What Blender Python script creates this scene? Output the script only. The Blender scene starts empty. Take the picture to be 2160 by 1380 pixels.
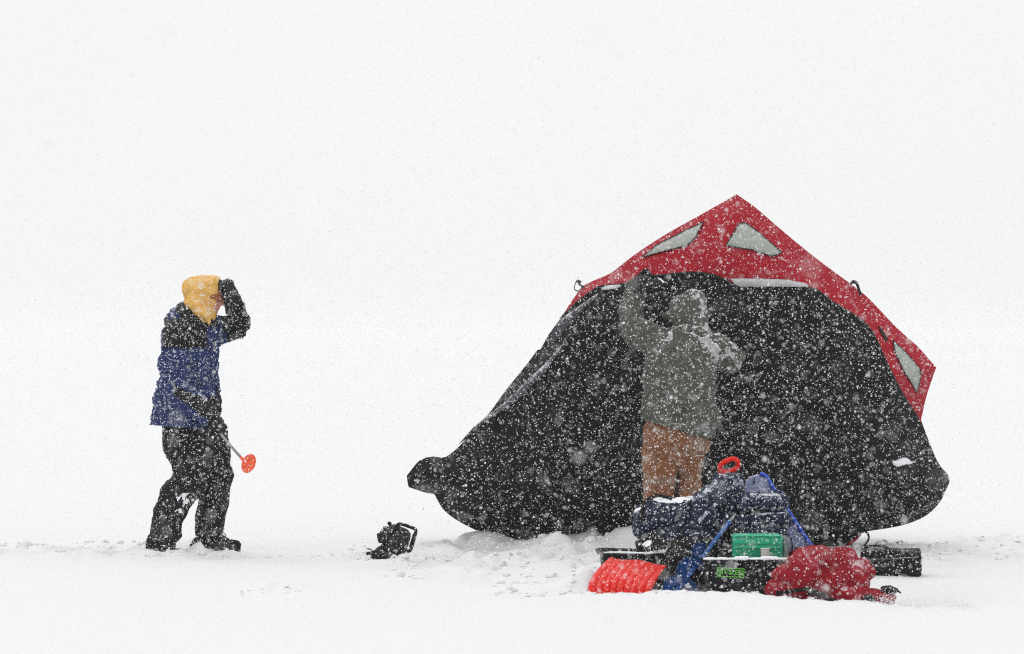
import bpy, bmesh, math, random
import numpy as np
from mathutils import Vector, Matrix, noise
from mathutils.geometry import delaunay_2d_cdt

random.seed(7); rng = np.random.default_rng(11)
S = bpy.context.scene
COL = S.collection
F = 6650.0; CH = 1.43          # focal length in photograph pixels, camera height in metres

def P(px, py, D):
    """point at distance D (metres) seen at photograph pixel px, py"""
    return Vector(((px-1080)*D/F, D, CH-(py-690)*D/F))
def Q(v):
    return 1080+v.x*F/v.y, 690+(CH-v.z)*F/v.y
def lerp(a, b, t): return a+(b-a)*t

# ------------------------------------------------------------------ materials
MATS = {}
def nodes(name):
    m = bpy.data.materials.new(name); m.use_nodes = True
    nt = m.node_tree; b = nt.nodes['Principled BSDF']
    return m, nt, b
def fabric(name, col, rough=.85, var=.25, weave=220, wrinkle=.35, dust=.0, specks=0., sheen=0., emis=None, dust_scale=9, metallic=0):
    """cloth or plastic: mottled base colour, fine weave bump, wind-blown snow dust and stuck flakes"""
    m, nt, b = nodes(name); N = nt.nodes.new; L = nt.links.new
    tc = N('ShaderNodeTexCoord')
    n1 = N('ShaderNodeTexNoise'); n1.inputs['Scale'].default_value = 6; n1.inputs['Detail'].default_value = 6
    L(tc.outputs['Object'], n1.inputs['Vector'])
    mx = N('ShaderNodeMix'); mx.data_type = 'RGBA'
    mx.inputs['A'].default_value = (*[c*(1-var) for c in col], 1)
    mx.inputs['B'].default_value = (*[min(1, c*(1+var)) for c in col], 1)
    L(n1.outputs['Fac'], mx.inputs['Factor'])
    out = mx.outputs['Result']
    white = (.86, .88, .90, 1)
    if dust > 0:
        nd = N('ShaderNodeTexNoise'); nd.inputs['Scale'].default_value = dust_scale; nd.inputs['Detail'].default_value = 8; nd.inputs['Roughness'].default_value = .7
        L(tc.outputs['Object'], nd.inputs['Vector'])
        g = N('ShaderNodeNewGeometry'); sp = N('ShaderNodeSeparateXYZ'); L(g.outputs['Normal'], sp.inputs[0])
        a = N('ShaderNodeMath'); a.operation = 'MULTIPLY_ADD'; a.inputs[1].default_value = .22; L(sp.outputs['Z'], a.inputs[0]); L(nd.outputs['Fac'], a.inputs[2])
        r = N('ShaderNodeMapRange'); r.inputs['From Min'].default_value = .80-.35*dust; r.inputs['From Max'].default_value = 1.0-.2*dust
        r.inputs['To Max'].default_value = .85
        L(a.outputs[0], r.inputs['Value'])
        m2 = N('ShaderNodeMix'); m2.data_type = 'RGBA'; m2.inputs['B'].default_value = white
        L(r.outputs[0], m2.inputs['Factor']); L(out, m2.inputs['A']); out = m2.outputs['Result']
    if specks > 0:
        v = N('ShaderNodeTexVoronoi'); v.inputs['Scale'].default_value = 95; L(tc.outputs['Object'], v.inputs['Vector'])
        lt = N('ShaderNodeMath'); lt.operation = 'LESS_THAN'; lt.inputs[1].default_value = .34; L(v.outputs['Distance'], lt.inputs[0])
        sc = N('ShaderNodeSeparateColor'); L(v.outputs['Color'], sc.inputs[0])
        l2 = N('ShaderNodeMath'); l2.operation = 'LESS_THAN'; l2.inputs[1].default_value = specks; L(sc.outputs[0], l2.inputs[0])
        mu = N('ShaderNodeMath'); mu.operation = 'MULTIPLY'; L(lt.outputs[0], mu.inputs[0]); L(l2.outputs[0], mu.inputs[1])
        m3 = N('ShaderNodeMix'); m3.data_type = 'RGBA'; m3.inputs['B'].default_value = white
        L(mu.outputs[0], m3.inputs['Factor']); L(out, m3.inputs['A']); out = m3.outputs['Result']
    L(out, b.inputs['Base Color'])
    b.inputs['Roughness'].default_value = rough; b.inputs['Metallic'].default_value = metallic
    b.inputs['Specular IOR Level'].default_value = .18
    if sheen: b.inputs['Sheen Weight'].default_value = sheen
    nb = N('ShaderNodeTexNoise'); nb.inputs['Scale'].default_value = 22; nb.inputs['Detail'].default_value = 5; nb.inputs['Distortion'].default_value = .8
    L(tc.outputs['Object'], nb.inputs['Vector'])
    nw = N('ShaderNodeTexNoise'); nw.inputs['Scale'].default_value = weave; L(tc.outputs['Object'], nw.inputs['Vector'])
    b1 = N('ShaderNodeBump'); b1.inputs['Strength'].default_value = wrinkle; b1.inputs['Distance'].default_value = .02; L(nb.outputs['Fac'], b1.inputs['Height'])
    b2 = N('ShaderNodeBump'); b2.inputs['Strength'].default_value = .25; b2.inputs['Distance'].default_value = .002; L(nw.outputs['Fac'], b2.inputs['Height']); L(b1.outputs[0], b2.inputs['Normal'])
    L(b2.outputs[0], b.inputs['Normal'])
    MATS[name] = m
    return m
tent_black = fabric('tent black polyester', (.0055, .0055, .0065), .75, .5, 300, .5, dust=.10, specks=.12, dust_scale=3)
tent_pale  = fabric('pale grey tent fold', (.045, .047, .054), .7, .5, 300, .4, dust=.5, specks=.15, dust_scale=5)  # paler grey than the wall, for its folds and edges
tent_red   = fabric('tent red polyester', (.33, .004, .015), .6, .15, 300, .4, dust=.14, specks=.05, dust_scale=4)
red_hem    = fabric('red hem tape', (.35, .01, .02), .6, .15, 300, .1)
window_mat = fabric('hazy clear vinyl', (.34, .36, .33), .35, .12, 60, .25, dust=.2, specks=.08)
piping_mat = fabric('black piping', (.02, .022, .022), .6, .2)
strip_mat  = fabric('silver reflective tape', (.46, .47, .48), .4, .1, 200, .1, dust=.2, specks=.1)
blue_cloth = fabric('blue nylon', (.020, .034, .115), .75, .4, 260, .7, dust=.42, specks=.22, dust_scale=11)
black_cloth= fabric('black nylon', (.008, .008, .009), .75, .4, 260, .5, dust=.14, specks=.20, dust_scale=9)
pants_cloth= fabric('black snow pants', (.0075, .008, .009), .75, .4, 260, .5, dust=.12, specks=.16, dust_scale=7)
glove_mat  = fabric('black glove leather', (.012, .012, .013), .6, .4, 260, .5, dust=.14, specks=.14)
yellow_knit= fabric('yellow knit', (.72, .42, .11), .95, .2, 320, .7, dust=.46, specks=.06, dust_scale=8)
collar_mat = fabric('charcoal collar', (.022, .023, .022), .85, .4, 260, .6, dust=.28, specks=.16)
skin_mat   = fabric('skin', (.52, .25, .19), .5, .12, 300, .08)
eye_mat    = fabric('dark eye', (.02, .015, .012), .2, .1)
face_shade_mat = fabric('brown glove shade', (.30, .09, .02), .15, .3, 60, .05)  # brown that stands for the glove's shade on the face
olive_cloth= fabric('olive grey duck cloth', (.082, .088, .074), .95, .22, 240, .5, dust=.20, specks=.14, dust_scale=10)
brown_cloth= fabric('brown duck canvas', (.195, .080, .036), .95, .4, 240, .6, dust=.44, specks=.16, dust_scale=9)
navy_cloth = fabric('navy nylon', (.007, .012, .036), .7, .6, 240, 1.0, dust=.12, specks=.22, dust_scale=12)
navy_light = fabric('faded navy canvas', (.012, .018, .052), .8, .5, 240, 1.0, dust=.18, specks=.22, dust_scale=14)
red_cloth  = fabric('dark red nylon', (.25, .003, .012), .7, .35, 240, 1.0, dust=.06, specks=.10, dust_scale=9)
black_plast= fabric('black moulded plastic', (.009, .009, .010), .45, .3, 60, .12, dust=.22, specks=.18, dust_scale=10)
black_matt = fabric('black webbing', (.012, .012, .012), .8, .3, 260, .2, dust=.15, specks=.10)
orange_plas= fabric('orange red plastic', (.66, .014, .007), .4, .1, 40, .06, dust=.02, specks=.05)
skim_orange= fabric('fluorescent orange plastic', (.95, .13, .045), .4, .06, 40, .05, dust=.16, specks=.10)
blue_paint = fabric('blue auger paint', (.016, .085, .30), .4, .25, 60, .1, dust=.22, specks=.12)
blue_edge  = fabric('bright blue plastic', (.030, .085, .48), .45, .15, 60, .1, dust=.10, specks=.08)
frost_blue = fabric('blue plastic under snow', (.20, .23, .40), .7, .2, 80, .4, dust=.70, specks=.3, dust_scale=16)
green_plas = fabric('green plastic', (.020, .36, .20), .4, .12, 50, .08, dust=.16, specks=.10)
clear_plas = fabric('clear plastic end', (.16, .19, .18), .3, .2, 50, .1, dust=.3, specks=.15)
white_plas = fabric('off white plastic', (.58, .56, .50), .5, .05, 50, .05)
lime_mat   = fabric('lime green decal', (.12, .52, .05), .5, .15, 50, .05, dust=.0)
grey_metal = fabric('grey metal', (.30, .31, .31), .5, .15, 100, .1, dust=.1)
def snow_material(name, base=(.730, .733, .740), tr=0.):
    m, nt, b = nodes(name); N = nt.nodes.new; L = nt.links.new
    b.inputs['Base Color'].default_value = (*base, 1); b.inputs['Roughness'].default_value = .75
    b.inputs['Specular IOR Level'].default_value = .2
    if tr:
        t = N('ShaderNodeBsdfTranslucent'); t.inputs['Color'].default_value = (*base, 1)
        mx = N('ShaderNodeMixShader'); mx.inputs[0].default_value = tr
        L(b.outputs[0], mx.inputs[1]); L(t.outputs[0], mx.inputs[2]); L(mx.outputs[0], nt.nodes['Material Output'].inputs[0])
    else:
        tc = N('ShaderNodeTexCoord')
        a = N('ShaderNodeTexNoise'); a.inputs['Scale'].default_value = 30; a.inputs['Detail'].default_value = 6; L(tc.outputs['Object'], a.inputs['Vector'])
        bb = N('ShaderNodeBump'); bb.inputs['Strength'].default_value = .35; bb.inputs['Distance'].default_value = .012
        L(a.outputs['Fac'], bb.inputs['Height']); L(bb.outputs[0], b.inputs['Normal'])
    return m
snow_mat = snow_material('packed snow')
patch_mat = snow_material('clinging snow', (.80, .82, .84))
flake_mat = snow_material('snowflake', (.985, .985, .985), .5)

# ------------------------------------------------------------------ object helpers
BASE = {}
def empty(name, loc, label, cat, group=None):
    o = bpy.data.objects.new(name, None); COL.objects.link(o); o.location = loc; BASE[o.name] = Vector(loc)
    o.empty_display_size = .1
    o['label'] = label; o['category'] = cat
    if group: o['group'] = group
    return o
def link(name, me, mats, parent=None, smooth=True):
    base = BASE[parent.name] if parent else None
    if base is None:
        n = len(me.vertices); co = np.empty(n*3); me.vertices.foreach_get('co', co); co = co.reshape(-1, 3)
        base = Vector((float(co[:, 0].mean()), float(co[:, 1].mean()), float(co[:, 2].min())))
    me.transform(Matrix.Translation(-base))
    me.name = name
    if not isinstance(mats, (list, tuple)): mats = [mats]
    for m in mats: me.materials.append(m)
    if smooth: me.polygons.foreach_set('use_smooth', [True]*len(me.polygons))
    o = bpy.data.objects.new(name, me); COL.objects.link(o); BASE[o.name] = base
    if parent: o.parent = parent
    else: o.location = base
    me.update()
    return o
def tag(o, label, cat, group=None):
    o['label'] = label; o['category'] = cat
    if group: o['group'] = group
    return o
def to_mesh(bm):
    bmesh.ops.recalc_face_normals(bm, faces=bm.faces)
    me = bpy.data.meshes.new('m'); bm.to_mesh(me); bm.free(); return me
def obj(name, bm, mats, parent=None, smooth=True): return link(name, to_mesh(bm), mats, parent, smooth)
def BM(): return bmesh.new()
def frame(d):
    d = d.normalized(); a = Vector((0, 1, 0)) if abs(d.y) < .9 else Vector((1, 0, 0))
    u = d.cross(a).normalized(); return u, d.cross(u).normalized()
def capsule(bm, p0, p1, r0, r1, ys=1, seg=18):
    p0 = Vector(p0); p1 = Vector(p1); d = p1-p0
    if d.length < 1e-5: d = Vector((0, 0, 1e-4)); p1 = p0+d
    u, v = frame(d); dn = d.normalized(); rings = []
    cap = 5
    st = []
    for k in range(1, cap+1):
        a = math.pi/2*k/cap; st.append((p0-dn*r0*math.cos(a), r0*math.sin(a)))
    for k in range(0, cap):
        a = math.pi/2*k/cap; st.append((p1+dn*r1*math.sin(a), r1*math.cos(a)))
    def off(c, vec): vec.y *= ys; return c+vec
    mid = (p0+p1)/2
    for c, r in st:
        rings.append([bm.verts.new(off(c, (u*math.cos(t)+v*math.sin(t))*r)) for t in [2*math.pi*i/seg for i in range(seg)]])
    a = bm.verts.new(p0-dn*r0); b = bm.verts.new(p1+dn*r1)
    for i in range(seg):
        j = (i+1) % seg
        bm.faces.new((a, rings[0][j], rings[0][i])); bm.faces.new((b, rings[-1][i], rings[-1][j]))
        for k in range(len(rings)-1): bm.faces.new((rings[k][i], rings[k][j], rings[k+1][j], rings[k+1][i]))
def ellip(bm, c, rx, ry, rz, ang=0, axes=None, seg=20):
    """ellipsoid; ang turns it about the y axis (degrees, clockwise as seen), or axes = (ax, ay, az) directions"""
    r = bmesh.ops.create_uvsphere(bm, u_segments=seg, v_segments=seg//2+2, radius=1)['verts']
    if axes: M = Matrix((axes[0], axes[1], axes[2])).transposed()
    else: M = Matrix.Rotation(math.radians(ang), 3, 'Y')
    for v in r: v.co = Vector(c)+M @ Vector((v.co.x*rx, v.co.y*ry, v.co.z*rz))
def tube(bm, pts, r, seg=10, closed=False, flat=1.0):
    pts = [Vector(p) for p in pts]; n = len(pts); rings = []
    u = None
    for i, p in enumerate(pts):
        a = pts[(i-1) % n] if (closed or i > 0) else p; b = pts[(i+1) % n] if (closed or i < n-1) else p
        d = (b-a).normalized()
        if u is None: u, v = frame(d)
        else:
            u = (u-d*u.dot(d)).normalized(); v = d.cross(u)
        rr = r[i] if isinstance(r, (list, tuple)) else r
        rings.append([bm.verts.new(p+(u*math.cos(t)+v*math.sin(t)*flat)*rr) for t in [2*math.pi*k/seg for k in range(seg)]])
    m = n if closed else n-1
    for i in range(m):
        A = rings[i]; B = rings[(i+1) % n]
        for k in range(seg): bm.faces.new((A[k], A[(k+1) % seg], B[(k+1) % seg], B[k]))
    if not closed: bm.faces.new(rings[0][::-1]); bm.faces.new(rings[-1])
def smoothpath(pts, n=8, closed=False):
    pts = [Vector(p) for p in pts]; out = []; m = len(pts)
    rngi = range(m if closed else m-1)
    for i in rngi:
        g = (lambda k: pts[k % m]) if closed else (lambda k: pts[max(0, min(m-1, k))])
        p0, p1, p2, p3 = g(i-1), g(i), g(i+1), g(i+2)
        for k in range(n):
            t = k/n
            out.append(.5*((2*p1)+(p2-p0)*t+(2*p0-5*p1+4*p2-p3)*t*t+(3*p1-p0-3*p2+p3)*t**3))
    if not closed: out.append(pts[-1])
    return out
def box(bm, c, sx, sy, sz, M=None, bev=0, seg=3):
    r = bmesh.ops.create_cube(bm, size=1)['verts']
    for v in r: v.co = Vector((v.co.x*sx, v.co.y*sy, v.co.z*sz))
    if bev:
        es = list({e for v in r for e in v.link_edges})
        nv = bmesh.ops.bevel(bm, geom=es, offset=bev, segments=seg, affect='EDGES', profile=.5)['verts']
        r = list({v for v in nv} | {v for v in r if v.is_valid})
    M = M or Matrix.Identity(3)
    for v in r: v.co = M @ v.co+Vector(c)
def prism(bm, pts, D, th, bev=0):
    """closed outline (photo pixels at distance D) extruded th metres backwards"""
    f = [bm.verts.new(P(x, y, D)) for x, y in pts]; b = [bm.verts.new(v.co+Vector((0, th, 0))) for v in f]
    n = len(f); new = [bm.faces.new(f), bm.faces.new(b[::-1])]
    for i in range(n): new.append(bm.faces.new((f[i], b[i], b[(i+1) % n], f[(i+1) % n])))
    if bev:
        bmesh.ops.recalc_face_normals(bm, faces=new)
        bmesh.ops.bevel(bm, geom=list({e for fc in new for e in fc.edges}), offset=bev, segments=2, affect='EDGES', profile=.5)
def remesh(bm, vox, smooth=4):
    me = bpy.data.meshes.new('t'); bmesh.ops.recalc_face_normals(bm, faces=bm.faces); bm.to_mesh(me); bm.free()
    o = bpy.data.objects.new('t', me); COL.objects.link(o)
    r = o.modifiers.new('r', 'REMESH'); r.mode = 'VOXEL'; r.voxel_size = vox
    if smooth:
        s = o.modifiers.new('s', 'SMOOTH'); s.iterations = smooth; s.factor = .6
    dg = bpy.context.evaluated_depsgraph_get()
    out = bpy.data.meshes.new_from_object(o.evaluated_get(dg), depsgraph=dg)
    bpy.data.objects.remove(o); bpy.data.meshes.remove(me)
    return out
def ridge(p): return 1-2*abs(noise.noise(p))
def crumple(me, amp, freq, stretch=(1, 1, 1), seed=0, ridged=True):
    vs = me.vertices; n = len(vs)
    nor = [v.normal.copy() for v in vs]
    off = Vector((seed*7.3, seed*3.1, seed*5.7))
    for v, nn in zip(vs, nor):
        p = Vector((v.co.x*stretch[0], v.co.y*stretch[1], v.co.z*stretch[2]))*freq+off
        w = noise.noise_vector(p*.5)*.6
        h = (ridge(p+w)-.6)*.8+.5*noise.noise(p*2.3) if ridged else noise.noise(p+w)+.4*noise.noise(p*2.3)
        v.co += nn*h*amp
    me.update()
def cut(me, co, no, cap=True):
    """remove what lies on the side the plane normal points to"""
    bm = bmesh.new(); bm.from_mesh(me)
    r = bmesh.ops.bisect_plane(bm, geom=bm.verts[:]+bm.edges[:]+bm.faces[:], plane_co=co, plane_no=no, clear_outer=True)
    if cap:
        es = [e for e in r['geom_cut'] if isinstance(e, bmesh.types.BMEdge)]
        bmesh.ops.holes_fill(bm, edges=es, sides=0)
    bm.to_mesh(me); bm.free(); return me
def face_mats(me, fn):
    """material slot per face from fn(px, py, centre, normal)"""
    for p in me.polygons:
        c = p.center; x, y = Q(c); p.material_index = fn(x, y, c, p.normal)
def nz(c, f, s=0): return noise.noise(Vector((c.x*f+s, c.y*f, c.z*f)))

# ------------------------------------------------------------------ ground
def vnoise(x, y, f, seed):
    r = np.random.default_rng(seed).random((257, 257))
    x = x*f+1000.37; y = y*f+1000.71
    xi = np.floor(x).astype(int); yi = np.floor(y).astype(int); fx = x-xi; fy = y-yi
    fx = fx*fx*(3-2*fx); fy = fy*fy*(3-2*fy); xi %= 256; yi %= 256
    return (r[xi, yi]*(1-fx)*(1-fy)+r[xi+1, yi]*fx*(1-fy)+r[xi, yi+1]*(1-fx)*fy+r[xi+1, yi+1]*fx*fy)*2-1
def sst(a, b, x):
    t = np.clip((x-a)/(b-a), 0, 1); return t*t*(3-2*t)
def ground_h(X, Y):
    X = np.asarray(X, float); Y = np.asarray(Y, float)
    near = sst(60, 26, Y)
    h = .012*vnoise(X, Y, .9, 1)*near+.006*vnoise(X, Y*2.5, 2.3, 2)*near
    # churned lane the two people walked through
    lane = sst(18.9, 19.8, Y)*sst(21.9, 21.0, Y)
    wx = X+.10*vnoise(X, Y, 2.6, 41); wy = Y+.12*vnoise(X, Y, 2.9, 42)
    cl = np.abs(vnoise(wx, wy*.8, 3.1, 3))*.62*sst(-.5, .6, vnoise(X, Y, 1.1, 31))+np.abs(vnoise(wx, wy, 7.5, 4))*.34*sst(-.4, .7, vnoise(X, Y, 1.7, 32))+np.abs(vnoise(wx, wy, 19, 5))*.16*sst(-.3, .5, vnoise(X, Y, 2.6, 33))+vnoise(X, Y, 40, 35)*.035
    rag = .6+.5*vnoise(X, Y, .8, 6)
    h += lane*(cl*.17*rag-.018)
    # rubble thrown up in front of the shelter
    rub = sst(-.75, -.35, X)*sst(1.6, 1.0, X)*sst(17.3, 18.1, Y)*sst(21.2, 20.7, Y)
    h += rub*(cl*.10+.012*vnoise(X, Y, 4, 8)-.01)
    h += .15*np.exp(-(np.abs((X-.45)/.14))**2.4-((Y-17.06)/.075)**2)*(1+.25*vnoise(X, Y, 7, 61)+.12*vnoise(X, Y, 18, 62))+.03*np.exp(-((X-.15)/.25)**2-((Y-17.1)/.15)**2)
    h += .055*np.exp(-((X+.13)/.28)**2-((Y-20.75)/.22)**2)+.07*np.exp(-((X-.75)/.35)**2-((Y-20.3)/.25)**2)*.15
    rr = sst(1.9, 2.5, X)*sst(18.6, 19.3, Y)*sst(21.2, 20.2, Y); h += rr*cl*.07
    # lip of snow in front of the loaded sleds
    xr = sst(-.25, .42, X)*sst(2.75, 2.1, X)
    crest = .052-.020*sst(1.05, 1.5, X)-.050*sst(1.5, 2.05, X)+.012*vnoise(X, Y*.2, 7, 9)+.014*np.abs(vnoise(X, Y*.6, 19, 10))*sst(-.6, .4, vnoise(X, Y, 3, 16))+.008*vnoise(X, Y, 40, 15)-.004
    up = sst(15.5, 16.36, Y)*sst(16.46, 16.37, Y)
    h += xr*up*(crest)
    h += -xr*sst(.40, .50, X)*sst(16.38, 16.46, Y)*sst(18.0, 17.4, Y)*.075
    # small bright hump in the foreground
    hx = (587-1080)*17.15/F
    h += .045*np.exp(-((X-hx)/.15)**2-((Y-17.2)/.22)**2)+.020*np.exp(-((X-hx)/.17)**2-((Y-17.1)/.18)**2)*vnoise(X, Y, 16, 12)
    # snow trodden up round the boots
    for bx, by, bh, bw in ((-1.985, 19.93, .065, .055), (-1.93, 19.85, .022, .10), (-2.20, 19.72, .030, .12), (-2.08, 19.70, .02, .08), (-1.78, 19.9, .018, .09), (-.80, 19.15, .02, .12), (-.68, 19.2, .03, .06)):
        h += bh*np.exp(-((X-bx)/bw)**2-((Y-by)/.09)**2)*(1+.3*vnoise(X, Y, 17, 63))
    # older boot prints leading in from the left
    for k in range(9):
        bx = -2.45-.36*k; by = 20.0+(.14 if k % 2 else -.14)+.05*math.sin(k*2.1)
        e_ = ((X-bx)/.15)**2+((Y-by)/.075)**2
        h += -.035*np.exp(-e_**2)+.018*np.exp(-(np.sqrt(e_)-1.35)**2/.06)*(1+.5*vnoise(X, Y, 15, 64))
    # drift steps
    h += .010*vnoise(X*.35, Y, 2.2, 13)*sst(18.8, 17, Y)
    return h
def gh(x, y): return float(ground_h(np.array([x]), np.array([y]))[0])
def spread(a, b, far_a, far_b, step):
    core = list(np.arange(a, b+step/2, step)); lo = []; hi = []
    s = step; x = a
    while x > far_a: s *= 1.22; x -= s; lo.append(x)
    s = step; x = core[-1]
    while x < far_b: s *= 1.22; x += s; hi.append(x)
    return np.array(lo[::-1]+core+hi)
gx = spread(-3.6, 3.9, -3000, 3000, .021); gy = spread(13.2, 21.9, -60, 4000, .026)
XX, YY = np.meshgrid(gx, gy); ZZ = ground_h(XX, YY)
nx, ny = len(gx), len(gy)
me = bpy.data.meshes.new('snow_ground')
idx = np.arange(nx*ny).reshape(ny, nx)
q = np.stack([idx[:-1, :-1], idx[:-1, 1:], idx[1:, 1:], idx[1:, :-1]], -1).reshape(-1, 4)
me.vertices.add(nx*ny); me.vertices.foreach_set('co', np.stack([XX, YY, ZZ], -1).reshape(-1).astype(np.float32))
me.loops.add(q.size); me.loops.foreach_set('vertex_index', q.reshape(-1).astype(np.int32))
me.polygons.add(len(q)); me.polygons.foreach_set('loop_start', (np.arange(len(q))*4).astype(np.int32))
me.update(calc_edges=True); me.validate()
me.materials.append(snow_mat); me.polygons.foreach_set('use_smooth', [True]*len(me.polygons))
g = bpy.data.objects.new('snow_ground', me); COL.objects.link(g); g['kind'] = 'structure'

# loose clods of kicked-up snow
def clods(spots):
    b_ = bmesh.new(); bmesh.ops.create_icosphere(b_, subdivisions=2, radius=1)
    bv = np.array([v.co[:] for v in b_.verts]); bf = np.array([[v.index for v in f.verts] for f in b_.faces]); b_.free()
    n = len(spots); sp = np.array(spots); R = sp[:, 2]
    sc = rng.uniform(.6, 1.3, (n, 1, 3))*R[:, None, None]; sc[:, :, 2] *= .7
    lump = 1+.32*np.sin(bv[None]@rng.normal(size=(n, 3, 1))*2.6+rng.uniform(0, 6, (n, 1, 1)))+.12*rng.normal(size=(n, len(bv), 1))
    v = bv[None]*lump*sc
    z = ground_h(sp[:, 0], sp[:, 1])+R*.1
    v += np.stack([sp[:, 0], sp[:, 1], z], -1)[:, None, :]
    f = (bf[None]+(np.arange(n)*len(bv))[:, None, None]).reshape(-1, 3)
    me = bpy.data.meshes.new('snow_clods')
    me.vertices.add(n*len(bv)); me.vertices.foreach_set('co', v.reshape(-1).astype(np.float32))
    me.loops.add(f.size); me.loops.foreach_set('vertex_index', f.reshape(-1).astype(np.int32))
    me.polygons.add(len(f)); me.polygons.foreach_set('loop_start', (np.arange(len(f))*3).astype(np.int32))
    me.update(calc_edges=True); me.materials.append(snow_mat); me.polygons.foreach_set('use_smooth', [True]*len(f))
    o = bpy.data.objects.new('snow_clods', me); COL.objects.link(o); o['kind'] = 'stuff'
sp = []
def scatter(n, x0, x1, y0, y1, r0, r1):
    k = 0
    while k < n:
        x = rng.uniform(x0, x1); y = rng.uniform(y0, y1)
        if vnoise(np.array([x]), np.array([y]), 1.6, 71)[0]+.5*vnoise(np.array([x]), np.array([y]), 5, 72)[0] < rng.uniform(-.4, .5): continue
        sp.append((x, y, r0*(r1/r0)**(rng.random()**2))); k += 1
scatter(330, -3.6, -.7, 19.5, 21.1, .006, .032)
scatter(430, -.75, 1.4, 17.8, 20.7, .007, .034)
scatter(150, 2.2, 3.6, 18.9, 21.2, .006, .030)
scatter(120, -.1, .46, 16.5, 17.6, .005, .022)
scatter(26, (587-1080)*17.15/F-.2, (587-1080)*17.15/F+.2, 16.85, 17.05, .004, .012)
scatter(150, .3, 2.2, 16.25, 16.36, .003, .010)
clods(sp)
# ------------------------------------------------------------------ shelter
SIL = [(1554,410),(1480,452),(1400,497),(1335,540),(1290,575),(1252,592),(1228,604),(1206,635),(1182,672),(1158,705),(1140,737),(1134,738),(1110,770),(1068,822),(1030,874),
       (1000,905),(972,938),(940,964),(915,963),(900,965),(884,972),(870,988),(858,1003),(859,1015),(862,1028),(880,1034),(900,1040),(915,1042),(924,1058),
       (938,1078),(960,1095),(990,1112),(1030,1130),(1070,1142),(1110,1152),(1200,1160),(1400,1165),(1600,1165),(1740,1160),(1784,1146),(1822,1122),(1870,1115),(1915,1105),(1955,1087),(1982,1060),
       (1996,1033),(2003,1015),(2000,1002),(1985,985),(1974,966),(1960,932),(1948,900),(1943,886),(1952,845),(1962,812),(1975,775),(1940,735),(1890,690),
       (1835,632),(1800,603),(1752,568),(1700,528),(1640,478),(1590,435)]
BORDER = [(1182,672),(1215,640),(1255,610),(1275,603),(1320,598),(1344,583),(1362,567),(1376,582),(1440,576),(1490,577),(1530,590),(1560,602),(1700,604),
          (1760,640),(1810,670),(1828,686),(1845,710),(1870,765),(1900,825),(1922,860),(1943,893)]
def curve(pts, corners, closed):
    out = []; n = len(pts)
    for i in range(n if closed else n-1):
        a, b = pts[i], pts[(i+1) % n]; out.append(a)
        if a in corners or b in corners or math.dist(a, b) < 18: continue
        p0, p3 = pts[i-1], pts[(i+2) % n]
        for t in (.33, .66):
            out.append(tuple(.5*((2*a[k])+(b[k]-p0[k])*t+(2*p0[k]-5*a[k]+4*b[k]-p3[k])*t*t+(3*a[k]-p0[k]-3*b[k]+p3[k])*t**3) for k in (0, 1)))
    if not closed: out.append(pts[-1])
    return out
CORN = {(1554,410), (1975,775), (858,1003), (1943,886), (1140,737), (1134,738), (1182,672), (1362,567), (862,1028), (1228,604), (1943,893), (1784,1146), (1822,1122)}
SIL = curve(SIL, CORN, True); BORDER = curve(BORDER, CORN, False)
def seg_dist(x, y, poly, closed=True):
    a = np.array(poly, float); b = np.roll(a, -1, 0) if closed else a[1:]
    if not closed: a = a[:-1]
    d = b-a; p = np.array([x, y])
    t = np.clip(((p-a)*d).sum(1)/np.maximum((d*d).sum(1), 1e-9), 0, 1)
    return float(np.sqrt(((a+d*t[:, None]-p)**2).sum(1)).min())
def inside(x, y, poly):
    c = False; n = len(poly); j = n-1
    for i in range(n):
        xi, yi = poly[i]; xj, yj = poly[j]
        if (yi > y) != (yj > y) and x < (xj-xi)*(y-yi)/(yj-yi)+xi: c = not c
        j = i
    return c
def edgeD(x, y): return 19.95+.85*(y-410)/735
def frontD(x, y):
    d = seg_dist(x, y, SIL)
    D = edgeD(x, y)-.42*(1-math.exp(-d/75))
    k = 1-math.exp(-d/40)
    p = Vector((x/95, y/95, 0))
    D += k*(.035*noise.noise(p)+.045*(ridge(Vector((x/140+y/300, y/260-x/420, 3)))-.5)+.018*ridge(Vector((x/42+y/160, y/90, 9))))
    # stretched fold down the left side
    fd = seg_dist(x, y, [(1212, 700), (1180, 750), (1120, 800), (1070, 850), (1015, 892)], False)
    D -= .075*math.exp(-(fd/16)**2)
    # ridge between wall hub and corners
    for line in ([(1560, 905), (1225, 640)], [(1560, 905), (1835, 700)], [(1560, 905), (1965, 1010)], [(1560, 905), (1140, 1150)]):
        D -= .045*k*math.exp(-(seg_dist(x, y, line, False)/26)**2)
    return D
def backD(x, y):
    d = seg_dist(x, y, SIL); return edgeD(x, y)+1.0*(1-math.exp(-d/130))
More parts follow.
